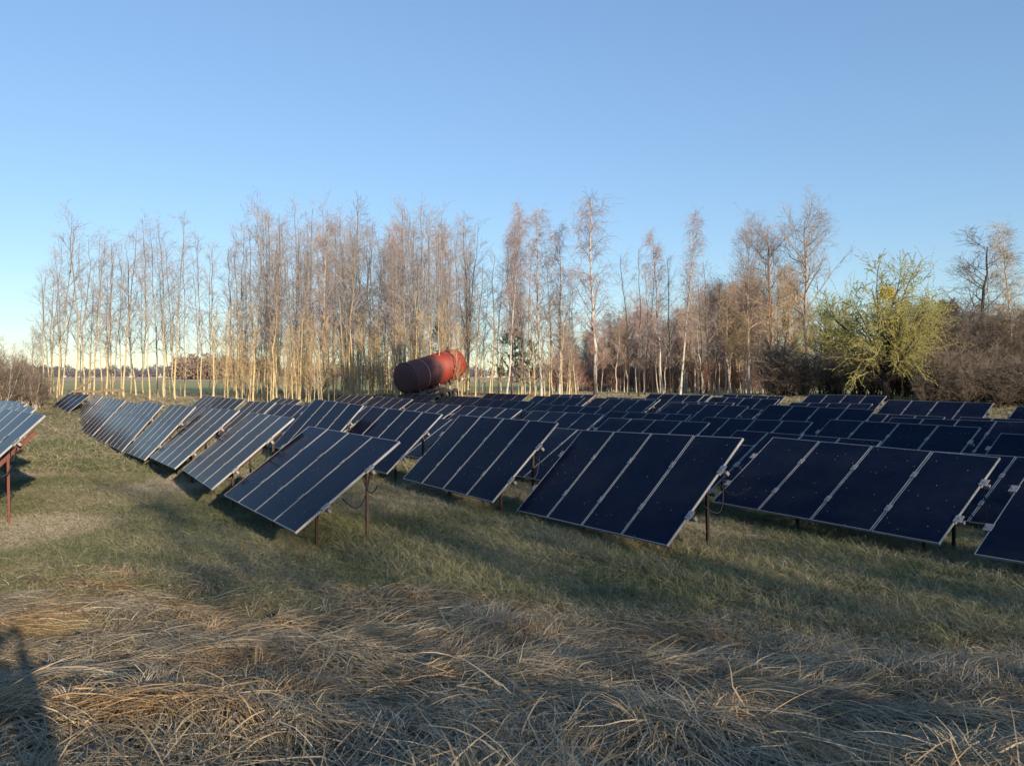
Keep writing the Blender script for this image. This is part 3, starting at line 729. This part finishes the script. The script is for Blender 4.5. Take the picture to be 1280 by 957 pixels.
def stem(rg, H, r0, r1, npts, wob, lean=(0, 0), start=(0, 0), bend=0.0):
    t = np.linspace(0, 1, npts); P = np.zeros((1, npts, 3))
    w = np.cumsum(rg.normal(size=(npts, 2)) * wob, 0); w -= w[0]
    P[0, :, 0] = start[0] + lean[0] * H * t + w[:, 0] + bend * t ** 3; P[0, :, 1] = start[1] + lean[1] * H * t + w[:, 1]; P[0, :, 2] = H * t - .25 * (1 - t)
    Rr = (r1 + (r0 - r1) * (1 - t) ** .85)[None]; Rr[0, 0] *= 1.25
    return P, Rr

def make_tree(kind, seed):
    """returns (trunk mesh, crown mesh) built at true size; the crown is limbs and twigs (and leaves)"""
    rg = np.random.default_rng(seed); tr, cr = [], []; leaf = None
    if kind == 'aspen':
        H = 13.0; P, r = stem(rg, H, .066, .012, 14, .085); tr.append(tubes(P, r, 7))
        a, ra = limbs(rg, P, r, 26, .26, .97, 42, 12, lambda t: .6 + 2.3 * (1 - t) * np.minimum(1, (t - .10) * 3), .35, .055, 7, .11, .5, .009, .034)
        b, rb = limbs(rg, a, ra, 6, .2, .98, 42, 12, lambda t: .4 + .6 * (1 - t), .3, .06, 4, .16, .65, .0062, .014)
        c, rc = limbs(rg, b, rb, 2, .2, .98, 42, 14, lambda t: .22 + .3 * (1 - t), .3, .04, 3, .16, .8, .0048, .008)
        cr += [tubes(a, ra, 4), tubes(b, rb, 3), tubes(c, rc, 3)]
    elif kind == 'sapling':
        H = 7.5; P, r = stem(rg, H, .042, .008, 10, .05); tr.append(tubes(P, r, 6))
        a, ra = limbs(rg, P, r, 26, .15, .97, 36, 9, lambda t: .45 + 1.1 * (1 - t), .25, .10, 5, .12, .6, .008, .02)
        b, rb = limbs(rg, a, ra, 7, .15, .98, 38, 12, lambda t: .3 + .35 * (1 - t), .3, .05, 3, .16, .7, .007, .012)
        cr += [tubes(a, ra, 4), tubes(b, rb, 3)]
    elif kind == 'birch':
        H = 15.0; P, r = stem(rg, H, .125, .012, 16, .06); tr.append(tubes(P, r, 8))
        a, ra = limbs(rg, P, r, 40, .28, .98, 38, 8, lambda t: .5 + 2.7 * (1 - t) ** .8 * np.minimum(1, (t - .15) * 3.4), .25, .06, 7, .10, .45, .009, .04)
        b, rb = limbs(rg, a, ra, 8, .25, 1.0, 45, 14, lambda t: .45 + .5 * (1 - t), .3, -.10, 5, .14, .65, .0075, .017)
        c, rc = limbs(rg, b, rb, 5, .15, 1.0, 50, 20, lambda t: .4 + .45 * rg.random(t.shape), .3, -.32, 4, .12, .8, .006, .009)
        cr += [tubes(a, ra, 4), tubes(b, rb, 3), tubes(c, rc, 3)]
    elif kind == 'forest':
        H = 10.0; P, r = stem(rg, H, .115, .016, 12, .08); tr.append(tubes(P, r, 7))
        a, ra = limbs(rg, P, r, 26, .34, .97, 44, 10, lambda t: .7 + 2.3 * (1 - t) ** .8, .25, .07, 6, .13, .5, .011, .04)
        b, rb = limbs(rg, a, ra, 8, .15, .98, 44, 14, lambda t: .5 + .7 * (1 - t), .3, .02, 4, .18, .65, .009, .02)
        c, rc = limbs(rg, b, rb, 6, .15, 1.0, 46, 16, lambda t: .3 + .35 * rg.random(t.shape), .3, 0, 3, .2, .8, .008, .013)
        cr += [tubes(a, ra, 4), tubes(b, rb, 3), tubes(c, rc, 3)]
    elif kind == 'round':
        H = 19.0; P, r = stem(rg, H * .92, .26, .05, 12, .12); tr.append(tubes(P, r, 9))
        a, ra = limbs(rg, P, r, 26, .42, .99, 50, 12, lambda t: 2.4 + 5.2 * (1 - t), .2, .075, 8, .13, .5, .014, .09)
        b, rb = limbs(rg, a, ra, 8, .22, .98, 42, 12, lambda t: 1.0 + 1.5 * (1 - t), .3, .06, 6, .16, .6, .008, .035)
        c, rc = limbs(rg, b, rb, 6, .2, 1.0, 42, 14, lambda t: .6 + .7 * (1 - t), .3, .04, 4, .18, .65, .007, .016)
        d, rd = limbs(rg, c, rc, 2, .2, 1.0, 42, 14, lambda t: .3 + .35 * rg.random(t.shape), .3, .03, 3, .18, .8, .0055, .008)
        tr.append(tubes(a[:, :4], ra[:, :4], 6)); cr += [tubes(a, ra * .98, 5), tubes(b, rb, 4), tubes(c, rc, 3), tubes(d, rd, 3)]
    elif kind == 'spreading':
        H = 13.5; P, r = stem(rg, H, .20, .03, 12, .12); tr.append(tubes(P, r, 9))
        a, ra = limbs(rg, P, r, 26, .25, .98, 58, 9, lambda t: 1.2 + 4.2 * (1 - t) ** .8, .2, .05, 8, .12, .5, .012, .08)
        b, rb = limbs(rg, a, ra, 9, .2, .99, 46, 12, lambda t: .7 + 1.1 * (1 - t), .3, .05, 5, .17, .55, .007, .03)
        c, rc = limbs(rg, b, rb, 6, .2, 1.0, 46, 14, lambda t: .4 + .5 * (1 - t), .3, .02, 3, .2, .7, .010, .016)
        cr += [tubes(a, ra, 5), tubes(b, rb, 4), tubes(c, rc, 3)]
    elif kind == 'shrub':
        n = 16; Ps, Rs = [], []
        for i in range(n):
            an = rg.uniform(0, 6.28); l = rg.uniform(.05, .42)
            P, r = stem(rg, rg.uniform(2.6, 4.4), .035, .008, 8, .07, (l * math.cos(an), l * math.sin(an)), (rg.normal() * .25, rg.normal() * .25)); Ps.append(P); Rs.append(r)
        P = np.concatenate(Ps); r = np.concatenate(Rs); tr.append(tubes(P, r, 5))
        a, ra = limbs(rg, P, r, 14, .15, .98, 40, 12, lambda t: .5 + .8 * (1 - t), .3, .05, 5, .18, .6, .006, .016)
        b, rb = limbs(rg, a, ra, 8, .15, 1.0, 42, 14, lambda t: .3 + .4 * rg.random(t.shape), .3, .02, 3, .2, .8, .008, .012)
        cr += [tubes(a, ra, 4), tubes(b, rb, 3)]
    elif kind == 'willow':
        P, r = stem(rg, 4.6, .42, .20, 8, .10, (-.10, 0)); tr.append(tubes(P, r, 10))
        a, ra = limbs(rg, P, r, 26, .28, 1.0, 46, 24, lambda t: 4.6 + 2.4 * t, .16, .05, 10, .11, .5, .018, .12)
        b, rb = limbs(rg, a, ra, 13, .14, .98, 46, 14, lambda t: 1.2 + 1.9 * (1 - t), .25, .03, 6, .16, .5, .012, .045)
        c, rc = limbs(rg, b, rb, 8, .15, 1.0, 38, 14, lambda t: .6 + .8 * rg.random(t.shape), .3, -.06, 5, .14, .6, .008, .016)
        tr.append(tubes(a, ra, 7)); cr += [tubes(b, rb, 4), tubes(c, rc, 3)]
        q = 44; N = len(c); s = rg.random((N, q)) * 4; i = np.clip(s.astype(int), 0, 3); f = (s - i)[..., None]; rr = np.arange(N)[:, None]
        pos = (c[rr, i] * (1 - f) + c[rr, i + 1] * f).reshape(-1, 3); keep = rg.random(len(pos)) < .75; pos = pos[keep]
        gap = noise2(pos[:, 0] * .8 + pos[:, 1] * .37 + 20, pos[:, 2] * .8, 77); pos = pos[(gap > .36) | (rg.random(len(gap)) < .3)]
        n = len(pos); d = unit(rg.normal(size=(n, 3)) + np.array([0, 0, .2])); e = unit(np.cross(d, rg.normal(size=(n, 3))))
        l = rg.uniform(.06, .10, n)[:, None]; w = l * .34
        V = np.stack([pos, pos + d * l * .5 + e * w, pos + d * l, pos + d * l * .5 - e * w], 1).reshape(-1, 3)
        leaf = (V, np.arange(4 * n).reshape(-1, 4), np.repeat(np.clip(.5 + rg.normal(0, .22, n), 0, 1), 4))
    elif kind in ('pine', 'bushy_pine'):
        wide = kind == 'bushy_pine'
        H = 10.0; P, r = stem(rg, H, .16, .03, 12, .08); tr.append(tubes(P, r, 8))
        a, ra = limbs(rg, P, r, 46, .22 if wide else .38, .99, 66, 9, lambda t: .45 + (3.3 if wide else 2.1) * (1 - t) ** .7, .22, .05, 6, .10, .4, .010, .05)
        b, rb = limbs(rg, a, ra, 8, .25, 1.0, 42, 12, lambda t: .3 + .55 * (1 - t), .25, .06, 4, .16, .6, .006, .016)
        cr += [tubes(a, ra, 4), tubes(b, rb, 3)]
        q = 34; N = len(b); s = rg.random((N, q)) * 3; i = np.clip(s.astype(int), 0, 2); f = (s - i)[..., None]; rr = np.arange(N)[:, None]
        pos = (b[rr, i] * (1 - f) + b[rr, i + 1] * f).reshape(-1, 3); n = len(pos)
        d = unit(rg.normal(size=(n, 3)) + np.array([0, 0, .45])); e = unit(np.cross(d, rg.normal(size=(n, 3)))); l = rg.uniform(.10, .19, n)[:, None]
        V = np.stack([pos - e * .030, pos + e * .030, pos + d * l], 1).reshape(-1, 3)
        leaf = (V, np.arange(3 * n).reshape(-1, 3), None)
    V, F = join(tr); tm = (V, F)
    V, F = join(cr)
    return tm, (V, F), leaf

TREE_MESH = {}
def tree_meshes(kind, var, bark, twig):
    key = (kind, var, bark.name, twig.name)
    if key not in TREE_MESH:
        g = ('geo', kind, var)
        if g not in TREE_MESH: TREE_MESH[g] = make_tree(kind, 1000 + 37 * var + len(kind) * 7)
        tm, cm, leaf = TREE_MESH[g]
        t = mesh_np('trunk', tm[0], tm[1], bark, True)
        if leaf is None: c = mesh_np('crown', cm[0], cm[1], twig, False)
        else:
            V = np.concatenate([cm[0], leaf[0]]); F2 = leaf[1] + len(cm[0])
            lm = M_WILLOW_LEAF if kind == 'willow' else M_NEEDLE
            at = {'tint': np.concatenate([np.zeros(len(cm[0])), leaf[2]])} if leaf[2] is not None else None
            c = mesh_np('crown', V, [cm[1], F2], None, False, at, [twig, lm], None)
            mi = np.concatenate([np.zeros(len(cm[1]), np.int32), np.ones(len(F2), np.int32)])
            if cm[1].shape[1] == F2.shape[1] or True: c.polygons.foreach_set('material_index', mi)
        TREE_MESH[key] = (t, c)
    return TREE_MESH[key]
BASE_H = {'aspen': 13.0, 'sapling': 7.5, 'birch': 15.0, 'forest': 10.0, 'round': 19.0, 'spreading': 13.5, 'shrub': 4.4, 'willow': 11.4, 'pine': 10.0, 'bushy_pine': 10.0}
TR = random.Random(11)
def tree(name, kind, x, y, H, label, group, bark, twig, cat='tree', var=None, wide=1.0, lean=None, nvar=6):
    var = TR.randrange(nvar) if var is None else var
    t, c = tree_meshes(kind, var, bark, twig)
    s = H / BASE_H[kind]; wide = wide * TR.uniform(.82, 1.22)
    o = empty(name, (x, y, gzf(x, y)), TR.uniform(0, 6.28)); sx = s * wide
    o.scale = (sx, sx, s)
    ln = lean if lean is not None else (TR.gauss(0, .042), TR.gauss(0, .042))
    o.rotation_euler = (ln[0], ln[1], o.rotation_euler.z)
    link('trunk', t, o); link('crown', c, o)
    tag(o, label, cat, group)
    return o
def at(px, y): return (px - 640) / 992 * y
def hgt(ytop, x, y): return (474 - ytop) / 992 * y - gzf(x, y)

def copse():
    def asp(px, top, y, label, group='aspens of the sparse left copse', **kw):
        x = at(px, y); return tree('aspen_tree', 'aspen', x, y, hgt(top, x, y), label, group, M_ASPEN, M_ASPEN_TWIG, **kw)
    L = [(50, 345, 62), (71, 278, 60), (77, 300, 66), (95, 268, 59), (105, 300, 66), (109, 325, 72), (117, 290, 70), (128, 292, 58), (133, 300, 66), (141, 310, 72), (155, 287, 62),
         (163, 330, 75), (170, 300, 66), (177, 320, 72), (187, 273, 58), (197, 285, 64), (205, 280, 61), (213, 300, 70), (219, 265, 59), (231, 300, 64), (251, 296, 58), (265, 302, 57), (285, 310, 63),
         (295, 284, 59), (302, 290, 66), (316, 283, 58)]
    for i, (px, top, y) in enumerate(L):
        lab = 'slender bare aspen, %s from the left in the sparse left copse' % (
            ['first', 'second', 'third', 'fourth', 'fifth', 'sixth', 'seventh', 'eighth', 'ninth', 'tenth', 'eleventh', 'twelfth', 'thirteenth', 'fourteenth', 'fifteenth', 'sixteenth', 'seventeenth', 'eighteenth', 'nineteenth', 'twentieth',
             'twenty-first', 'twenty-second', 'twenty-third', 'twenty-fourth', 'twenty-fifth', 'twenty-sixth'][i])
        asp(px, top, y, lab)
    rg = random.Random(5)
    for i in range(24):
        px = 60 + 255 * rg.random(); asp(px, rg.uniform(300, 350), rg.uniform(66, 86), 'thin bare aspen whip behind the front trunks of the sparse left copse', 'thin whips of the sparse left copse', wide=.8)
    for i in range(140):
        px = 322 + rg.random() * 266; px += 9 * math.sin(px * .21); y = rg.uniform(57, 88)
        zone = 'left part of the dense copse, beside the sparse one' if px < 410 else ('middle of the dense copse, left of the red tank' if px < 490 else 'right end of the dense copse, right behind the red tank')
        asp(px, max(258, min(350, rg.gauss(297, 23))), y, 'slender bare aspen in the ' + zone, 'aspens of the dense copse', wide=.9)
    for i in range(165):
        px = 262 + 318 * rg.random() ** .8; y = rg.uniform(56, 76); x = at(px, y)
        tree('sapling', 'sapling', x, y, rg.uniform(3.5, 7.5), 'thin straw coloured sapling ' + ('at the left end of the dense copse' if px < 400 else 'low in the dense copse beside the red tank'), 'saplings under the dense copse', M_ASPEN, M_GOLD_TWIG, nvar=4)
    for i in range(22):
        px = 592 + 130 * rg.random(); y = rg.uniform(58, 76); x = at(px, y)
        tree('sapling', 'sapling', x, y, rg.uniform(5, 9), 'thin pale sapling among the birches right of the red tank', 'saplings among the birches', M_ASPEN, M_GREY_TWIG, nvar=4)
    for px, top, y in ((595, 330, 66), (606, 345, 70), (612, 318, 62), (623, 330, 72), (648, 310, 66), (662, 322, 73), (690, 330, 64), (712, 345, 75), (720, 335, 70)):
        asp(px, top, y, 'thin grey aspen standing among the birches right of the red tank', 'aspens among the birches')
    for px, top, y in ((786, 318, 66), (798, 308, 62), (806, 312, 68), (815, 330, 71), (838, 322, 66), (867, 335, 68), (876, 345, 74), (887, 328, 64), (893, 350, 70)):
        x = at(px, y)
        tree('aspen_tree', 'aspen', x, y, hgt(top, x, y), 'dark slender bare tree beside the right birch pair', 'dark slender trees by the right birches', M_DARK, M_ASPEN_TWIG)
copse()

def birches():
    B = [(400, 280, 60, 'bare birch with russet crown top inside the dense aspen copse'), (497, 283, 62, 'bare birch rising from the dense copse above the left end of the tank'),
         (562, 288, 63, 'pinkish bare birch directly above the red end of the tank'), (633, 258, 61, 'tall twiggy birch, left one of the group right of the tank'),
         (640, 275, 66, 'white stemmed birch close behind the tall one right of the tank'), (655, 282, 64, 'forked pale birch in the middle of the group right of the tank'),
         (677, 265, 62, 'tall birch with russet leaning crown right of the tank'), (699, 286, 63, 'slim white birch at the right side of the group beyond the tank'),
         (828, 292, 66, 'smaller bare birch, left of the right birch pair'), (850, 270, 64, 'tall white birch, right one of the right birch pair')]
    for i, (px, top, y, lab) in enumerate(B):
        x = at(px, y); tree('birch_tree', 'birch', x, y, hgt(top, x, y), lab, 'bare birches behind the solar rows', M_BIRCH, M_BIRCH_TWIG, var=i % 4, wide=.84)
    y = 60; x = at(744, y)
    tree('birch_tree', 'birch', x, y, hgt(250, x, y), 'big lone birch with dark rough foot and drooping russet twigs', 'bare birches behind the solar rows', M_BIRCH_OLD, M_BIRCH_TWIG, var=4, wide=1.0, lean=(0, 0))
    y = 66; x = at(1266, y)
    tree('birch_tree', 'birch', x, y, hgt(284, x, y), 'pale birch with hanging twigs leaning in at the right edge', 'bare birches behind the solar rows', M_BIRCH, M_GOLD_TWIG, var=2, wide=.95, lean=(0, -.05))
birches()

def right_wood():
    rg = random.Random(9)
    for i in range(96):
        px = 690 + (i + rg.random()) * 262 / 96; y = rg.uniform(86, 130); x = at(px, y)
        top = 434 - 30 * sm(690, 790, px) - 34 * sm(830, 910, px) + rg.gauss(0, 11)
        tree('wood_tree', 'forest', x, y, hgt(top, x, y), 'russet bare tree of the woodland edge ' + ('behind the big lone birch' if px < 790 else ('behind the right birch pair' if px < 870 else 'just left of the tall round crowns')), 'russet trees of the woodland edge', M_GREY, M_RUST_TWIG if rg.random() < .7 else M_GREY_TWIG, nvar=4, wide=.85)
    for i in range(24):
        px = 870 + (i + rg.random()) * 150 / 24; y = rg.uniform(80, 105); x = at(px, y)
        top = 384 - 14 * sm(890, 960, px) + rg.gauss(0, 16)
        tree('wood_tree', 'forest', x, y, hgt(top, x, y), 'ochre bare tree crowded under the tall round crowned trees', 'ochre trees under the tall crowns', M_GREY, M_GOLD_TWIG if rg.random() < .4 else M_GREY_TWIG, nvar=4, wide=.8)
    for px, top, y, v, w, lab in ((1007, 257, 82, 0, .98, 'tallest bare tree with wide rounded crown left of the willow'), (966, 276, 86, 1, .85, 'tall bare tree with round crown, left of the tallest one'),
                             (936, 288, 84, 2, .72, 'round crowned bare tree at the left shoulder of the tall group')):
        x = at(px, y); tree('round_crowned_tree', 'round', x, y, hgt(top, x, y), lab, 'tall round crowned bare trees', M_GREY, M_GREY_TWIG, var=v, wide=w, lean=(0, 0))
    for px, top, y, lab in ((968, 330, 76, 'straight ochre trunk, left of the lit trunk pair'), (981, 345, 77, 'straight ochre trunk, right of the lit trunk pair')):
        x = at(px, y); tree('pine_tree', 'aspen', x, y, hgt(top, x, y), lab, 'lit trunk pair', M_PINE_BARK, M_GOLD_TWIG, wide=1.7, lean=(0, 0))
    # conifers behind the copse and at the right
    for px, top, y, k, w, lab in ((550, 403, 62, 'bushy_pine', .62, 'small dark conifer above the middle of the tank'), (640, 412, 63, 'bushy_pine', 1.1, 'broad green conifer behind the birches right of the tank'), (664, 426, 64, 'bushy_pine', .95, 'lower green conifer merging with the broad one behind the birches'),
                                  (1188, 376, 92, 'pine', 1.2, 'dark pine rising behind the thicket right of the willow'), (1172, 392, 96, 'pine', 1.2, 'smaller dark pine close to the right side of the willow')):
        x = at(px, y); tree('conifer', k, x, y, hgt(top, x, y), lab, 'conifers behind the bare trees', M_PINE_BARK, M_DARK_TWIG, var=0, wide=w, lean=(0, 0))
    y = 78; x = at(1231, y)
    tree('alder_tree', 'spreading', x, y, hgt(308, x, y), 'dark spreading alder above the thicket near the right edge', None, M_DARK, M_DARK_TWIG, var=0, wide=1.25, lean=(0, 0))
    y = 57; x = at(1112, y)
    w = tree('willow_tree', 'willow', x, y, hgt(312, x, y), 'broad willow in fresh yellow green leaf on a stout dark trunk', None, M_DARK, M_WILLOW_TWIG, var=0, wide=.76, lean=(0, 0)); w.rotation_euler.z = .6
    y = 72; x = at(1046, y)
    tree('willow_tree', 'willow', x, y, hgt(362, x, y), 'smaller leafing willow tucked behind the left side of the broad one', None, M_DARK, M_WILLOW_TWIG, var=1, wide=.6, lean=(0, 0))
    for i in range(34):
        px = 690 + 265 * (i + rg.random()) / 34; y = rg.uniform(92, 110); x = at(px, y)
        tree('shrub', 'shrub', x, y, rg.uniform(3, 5), 'russet bare shrub at the foot of the woodland edge', 'shrubs of the woodland edge', M_GREY, M_RUST_TWIG, 'shrub', wide=1.3, nvar=3)
    # the yellow ball in the willow
    rgn = np.random.default_rng(4); n = 900; d = unit(rgn.normal(size=(n, 3))); r = .42 * rgn.random(n) ** .33
    pos = d * r[:, None]; e = unit(np.cross(d, rgn.normal(size=(n, 3)))); l = rgn.uniform(.06, .13, n)[:, None]
    V = np.stack([pos, pos + d * l * .5 + e * l * .3, pos + d * l, pos + d * l * .5 - e * l * .3], 1).reshape(-1, 3)
    o = link('mistletoe', mesh_np('mistletoe', V, np.arange(4 * n).reshape(-1, 4), M_YELLOW)); o.location = (at(1108, 54.5), 54.5, (474 - 366) / 992 * 54.5)
    tag(o, 'bright yellow leafy ball high in the willow', 'mistletoe')
    # thicket at the right
    for i in range(60):
        px = 1128 + 175 * (i + rg.random()) / 60; y = rg.uniform(62, 90); x = at(px, y)
        tree('thicket_tree', 'forest', x, y, hgt(rg.gauss(402, 14), x, y), 'brown bare tree of the thicket right of the willow', 'thicket right of the willow', M_DARK, M_DARK_TWIG if rg.random() < .6 else M_GREY_TWIG, nvar=4, wide=1.15)
    for i in range(30):
        px = 1118 + 190 * (i + rg.random()) / 30; y = rg.uniform(53, 62) + 7 * (px < 1150); x = at(px, y)
        tree('shrub', 'shrub', x, y, hgt(rg.gauss(452, 9), x, y), 'dark bare shrub at the foot of the thicket behind the right rows', 'shrubs at the foot of the thicket', M_DARK, M_DARK_TWIG, 'shrub', wide=1.25, nvar=3)
    for i in range(14):
        px = 955 + 150 * (i + rg.random()) / 14; y = rg.uniform(62, 76); x = at(px, y)
        tree('shrub', 'shrub', x, y, hgt(rg.gauss(440, 10), x, y), 'dark bare shrub below the tall trees left of the willow trunk', 'shrubs left of the willow', M_DARK, M_DARK_TWIG, 'shrub', wide=1.2, nvar=3)
    # scrub and the far round tree at the left
    y = 125; x = at(41, y); tree('round_crowned_tree', 'spreading', x, y, hgt(419, x, y), 'distant round bare tree at the far left', None, M_GREY, M_GREY_TWIG, var=1, wide=1.35, lean=(0, 0))
    for px, top, y in ((-12, 440, 56), (4, 448, 52), (16, 446, 60), (26, 455, 54), (36, 450, 66), (44, 466, 53), (54, 470, 57)):
        x = at(px, y); tree('shrub', 'shrub', x, y, hgt(top, x, y), 'brownish bare scrub beside the left end of the copse', 'scrub at the far left', M_GREY, M_DARK_TWIG, 'shrub', wide=1.0, nvar=3)
    for px, top, y in ((-6, 425, 64), (8, 420, 70), (20, 430, 66), (30, 436, 60)):
        x = at(px, y); tree('sapling', 'sapling', x, y, hgt(top, x, y), 'thin grey sapling rising from the scrub at the far left', 'saplings in the far left scrub', M_GREY, M_GREY_TWIG, nvar=4, wide=1.3)
    for px, top, y in ((72, 480, 56), (62, 476, 58)):
        x = at(px, y); tree('sapling', 'sapling', x, y, hgt(468, x, y), 'crooked pale stump sapling left of the timber rack', 'stump saplings by the rack', M_ASPEN, M_GREY_TWIG, nvar=4)
right_wood()

M_FARWOOD = simple_mat('far_wood', (.13, .135, .165), (.18, .18, .21), .05, .95, 0, .05)  # distance haze is put into the colour as a blue grey
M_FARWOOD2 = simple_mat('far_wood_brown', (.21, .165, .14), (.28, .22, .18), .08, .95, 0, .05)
def far_wood(name, label, n, x0, x1, y0, y1, h, mat):
    rg = np.random.default_rng(len(label)); cx = rg.uniform(x0, x1, n); cy = rg.uniform(y0, y1, n); q = 420
    hh = h * rg.uniform(.7, 1.2, n) * (.75 + .5 * noise2(cx * .02, cy * .02, 91)); wd = hh * .34
    d = unit(rg.normal(size=(n, q, 3))); r = rg.random((n, q, 1)) ** .4
    p = d * r * np.stack([wd, wd, hh * .5], 1)[:, None] + np.stack([cx, cy, gz(cx, cy) + hh * .5], 1)[:, None]
    p = p.reshape(-1, 3); s = np.repeat(hh, q)[:, None] * .05; m = len(p)
    a = unit(rg.normal(size=(m, 3))); b = unit(np.cross(a, rg.normal(size=(m, 3))))
    V = np.stack([p - a * s, p + a * s, p + b * s * 1.5], 1).reshape(-1, 3)
    o = link(name, mesh_np(name, V, np.arange(3 * m).reshape(-1, 3), mat)); tag(o, label, 'far wood', kind='stuff')
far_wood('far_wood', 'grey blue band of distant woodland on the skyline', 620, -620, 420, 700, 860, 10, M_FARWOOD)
far_wood('field_copse', 'brownish clump of trees at the far side of the field', 60, -175, -135, 400, 440, 12, M_FARWOOD2)

# ------------------------------------------------------------------ what stands behind the viewer and shades the near ground
def sunpos(perp, along):
    s, c = math.sin(SUN_AZ), math.cos(SUN_AZ); return perp * c - along * s, perp * s + along * c
def shade_trees():
    rg = random.Random(21)
    for p, a, H in [(2.2, -21, 8.0), (3.9, -17, 9.2), (4.6, -23, 10), (6.4, -24, 10), (8, -22, 11), (10.5, -30, 12), (12.5, -22, 11), (15, -28, 12), (17, -20, 11), (20, -24, 12), (24.5, -18, 13), (29, -22, 14), (33, -14, 14), (37, -20, 15), (41, -12, 14), (45, -16, 13), (49, -10, 10), (53, -6, 9)]:
        x, y = sunpos(p, a)
        tree('wood_tree', 'forest' if p > 3 else 'sapling', x, y, H, 'bare tree of the wood behind the viewer', 'wood behind the viewer', M_GREY, M_GREY_TWIG, nvar=4, wide=.9 if p < 7 else 1.1)
    for p, a, H in [(22.4 + d, a, 19.4 - .268 * (a + 6.5)) for d, a in ((.6, -6.5), (-.6, -7.5), (-1.7, -9), (.1, -10), (1.0, -11.5), (-1.0, -12.5), (.4, -15), (-.4, -17), (.9, -19.5), (-1.5, -19))]:
        x, y = sunpos(p, a)
        tree('conifer', 'bushy_pine', x, y, H, 'tall dense conifer beyond the right end of the solar rows', 'wood behind the viewer', M_PINE_BARK, M_DARK_TWIG, var=0, wide=.75, lean=(0, 0))
shade_trees()

def photographer():
    """the person holding the phone up; only the shadow falls into the picture"""
    g = gzf(0, -.42)
    root = empty('person', (0, -.42, g)); root['label'] = 'person in dark jacket holding a phone up in both hands'; root['category'] = 'person'
    eye = -g
    def skin(name, verts, edges, rad, mat, sub=2):
        me = bpy.data.meshes.new(name); me.from_pydata(verts, edges, []); me.materials.append(mat); o = link(name, me, root)
        o.modifiers.new('skin', 'SKIN').use_smooth_shade = True
        for i, r in enumerate(rad): me.skin_vertices[0].data[i].radius = r if isinstance(r, tuple) else (r, r)
        me.skin_vertices[0].data[0].use_root = True
        o.modifiers.new('sub', 'SUBSURF').render_levels = sub
        return o
    e = eye
    V = [(0, 0, e * .58), (0, 0, e * .70), (0, .01, e * .83), (0, .02, e * .91), (0, .05, e * .965),
         (.17, .02, e * .865), (.37, .06, e * .71), (.09, .33, e * .93), (-.17, .02, e * .865), (-.37, .06, e * .71), (-.09, .33, e * .93),
         (.10, 0, e * .52), (.12, .02, e * .29), (.13, -.02, e * .05), (.14, .14, e * .025), (-.10, 0, e * .52), (-.12, .02, e * .29), (-.13, -.02, e * .05), (-.14, .14, e * .025)]
    E = [(0, 1), (1, 2), (2, 3), (3, 4), (2, 5), (5, 6), (6, 7), (2, 8), (8, 9), (9, 10), (0, 11), (11, 12), (12, 13), (13, 14), (0, 15), (15, 16), (16, 17), (17, 18)]
    rd = [(.17, .12), (.155, .11), (.18, .115), .065, .06, .088, .066, .042, .088, .066, .042, .095, .065, .045, .04, .095, .065, .045, .04]
    M_CLOTH = simple_mat('dark_jacket', (.02, .022, .03), (.035, .037, .045), 8, .9); M_SKIN = simple_mat('skin', (.42, .26, .19), (.50, .32, .24), 5, .55)
    M_HAIR = simple_mat('brown_hair', (.05, .03, .02), (.09, .055, .035), 20, .6)
    skin('body', V, E, rd, M_CLOTH)
    h = MB(); k = 20; prof = [(-.125, .02), (-.115, .05), (-.08, .066), (-.02, .076), (.04, .080), (.09, .070), (.12, .045), (.133, .005)]
    Mh = Matrix.Translation((0, .06, e * 1.0)) @ Matrix.Rotation(-math.pi / 2, 4, 'Y') @ Matrix.Diagonal((1, 1.18, 1, 1))
    hd = MB().lathe(prof, k, Mh)
    hd.box((-.012, .13, e * 1.0 - .03), (.012, .168, e * 1.0 + .01), None, .005)
    for s in (-1, 1): hd.box((s * .077 - .008, .05, e - .025), (s * .077 + .008, .08, e + .03), None, .004)
    hd.build('head', M_SKIN, root, True)
    MB().lathe([(-.03, .083), (.04, .088), (.10, .078), (.135, .045), (.147, .004)], k, Matrix.Translation((0, .045, e)) @ Matrix.Rotation(-math.pi / 2, 4, 'Y') @ Matrix.Diagonal((1, 1.18, 1, 1))).build('hair', M_HAIR, root, True)
    for s in (-1, 1):
        pv = [(s * .09, .33, e * .93), (s * .082, .355, e * .955), (s * .078, .365, e * .98)]; pe = [(0, 1), (1, 2)]; pr = [.028, (.036, .018), (.032, .015)]
        for q, (dz, ln) in enumerate(((.035, .030), (.018, .034), (0, .032), (-.018, .026))):
            n = len(pv); pv += [(s * .070, .382, e * .975 + dz), (s * (.070 - ln), .398, e * .975 + dz), (s * (.066 - 1.5 * ln), .392, e * .975 + dz)]; pe += [(2, n), (n, n + 1), (n + 1, n + 2)]; pr += [.009, .0085, .007]
        n = len(pv); pv += [(s * .072, .352, e * .985), (s * .050, .362, e * .998)]; pe += [(1, n), (n, n + 1)]; pr += [.011, .009]
        skin('hand', pv, pe, pr, M_SKIN, 1)
    ph = MB().box((-.075, .374, e - .038), (.075, .383, e + .038), None, .003).build('phone', M_CABLE)
    ph.location = root.location; tag(ph, 'black phone held up level in both hands of the person', 'phone')
photographer()
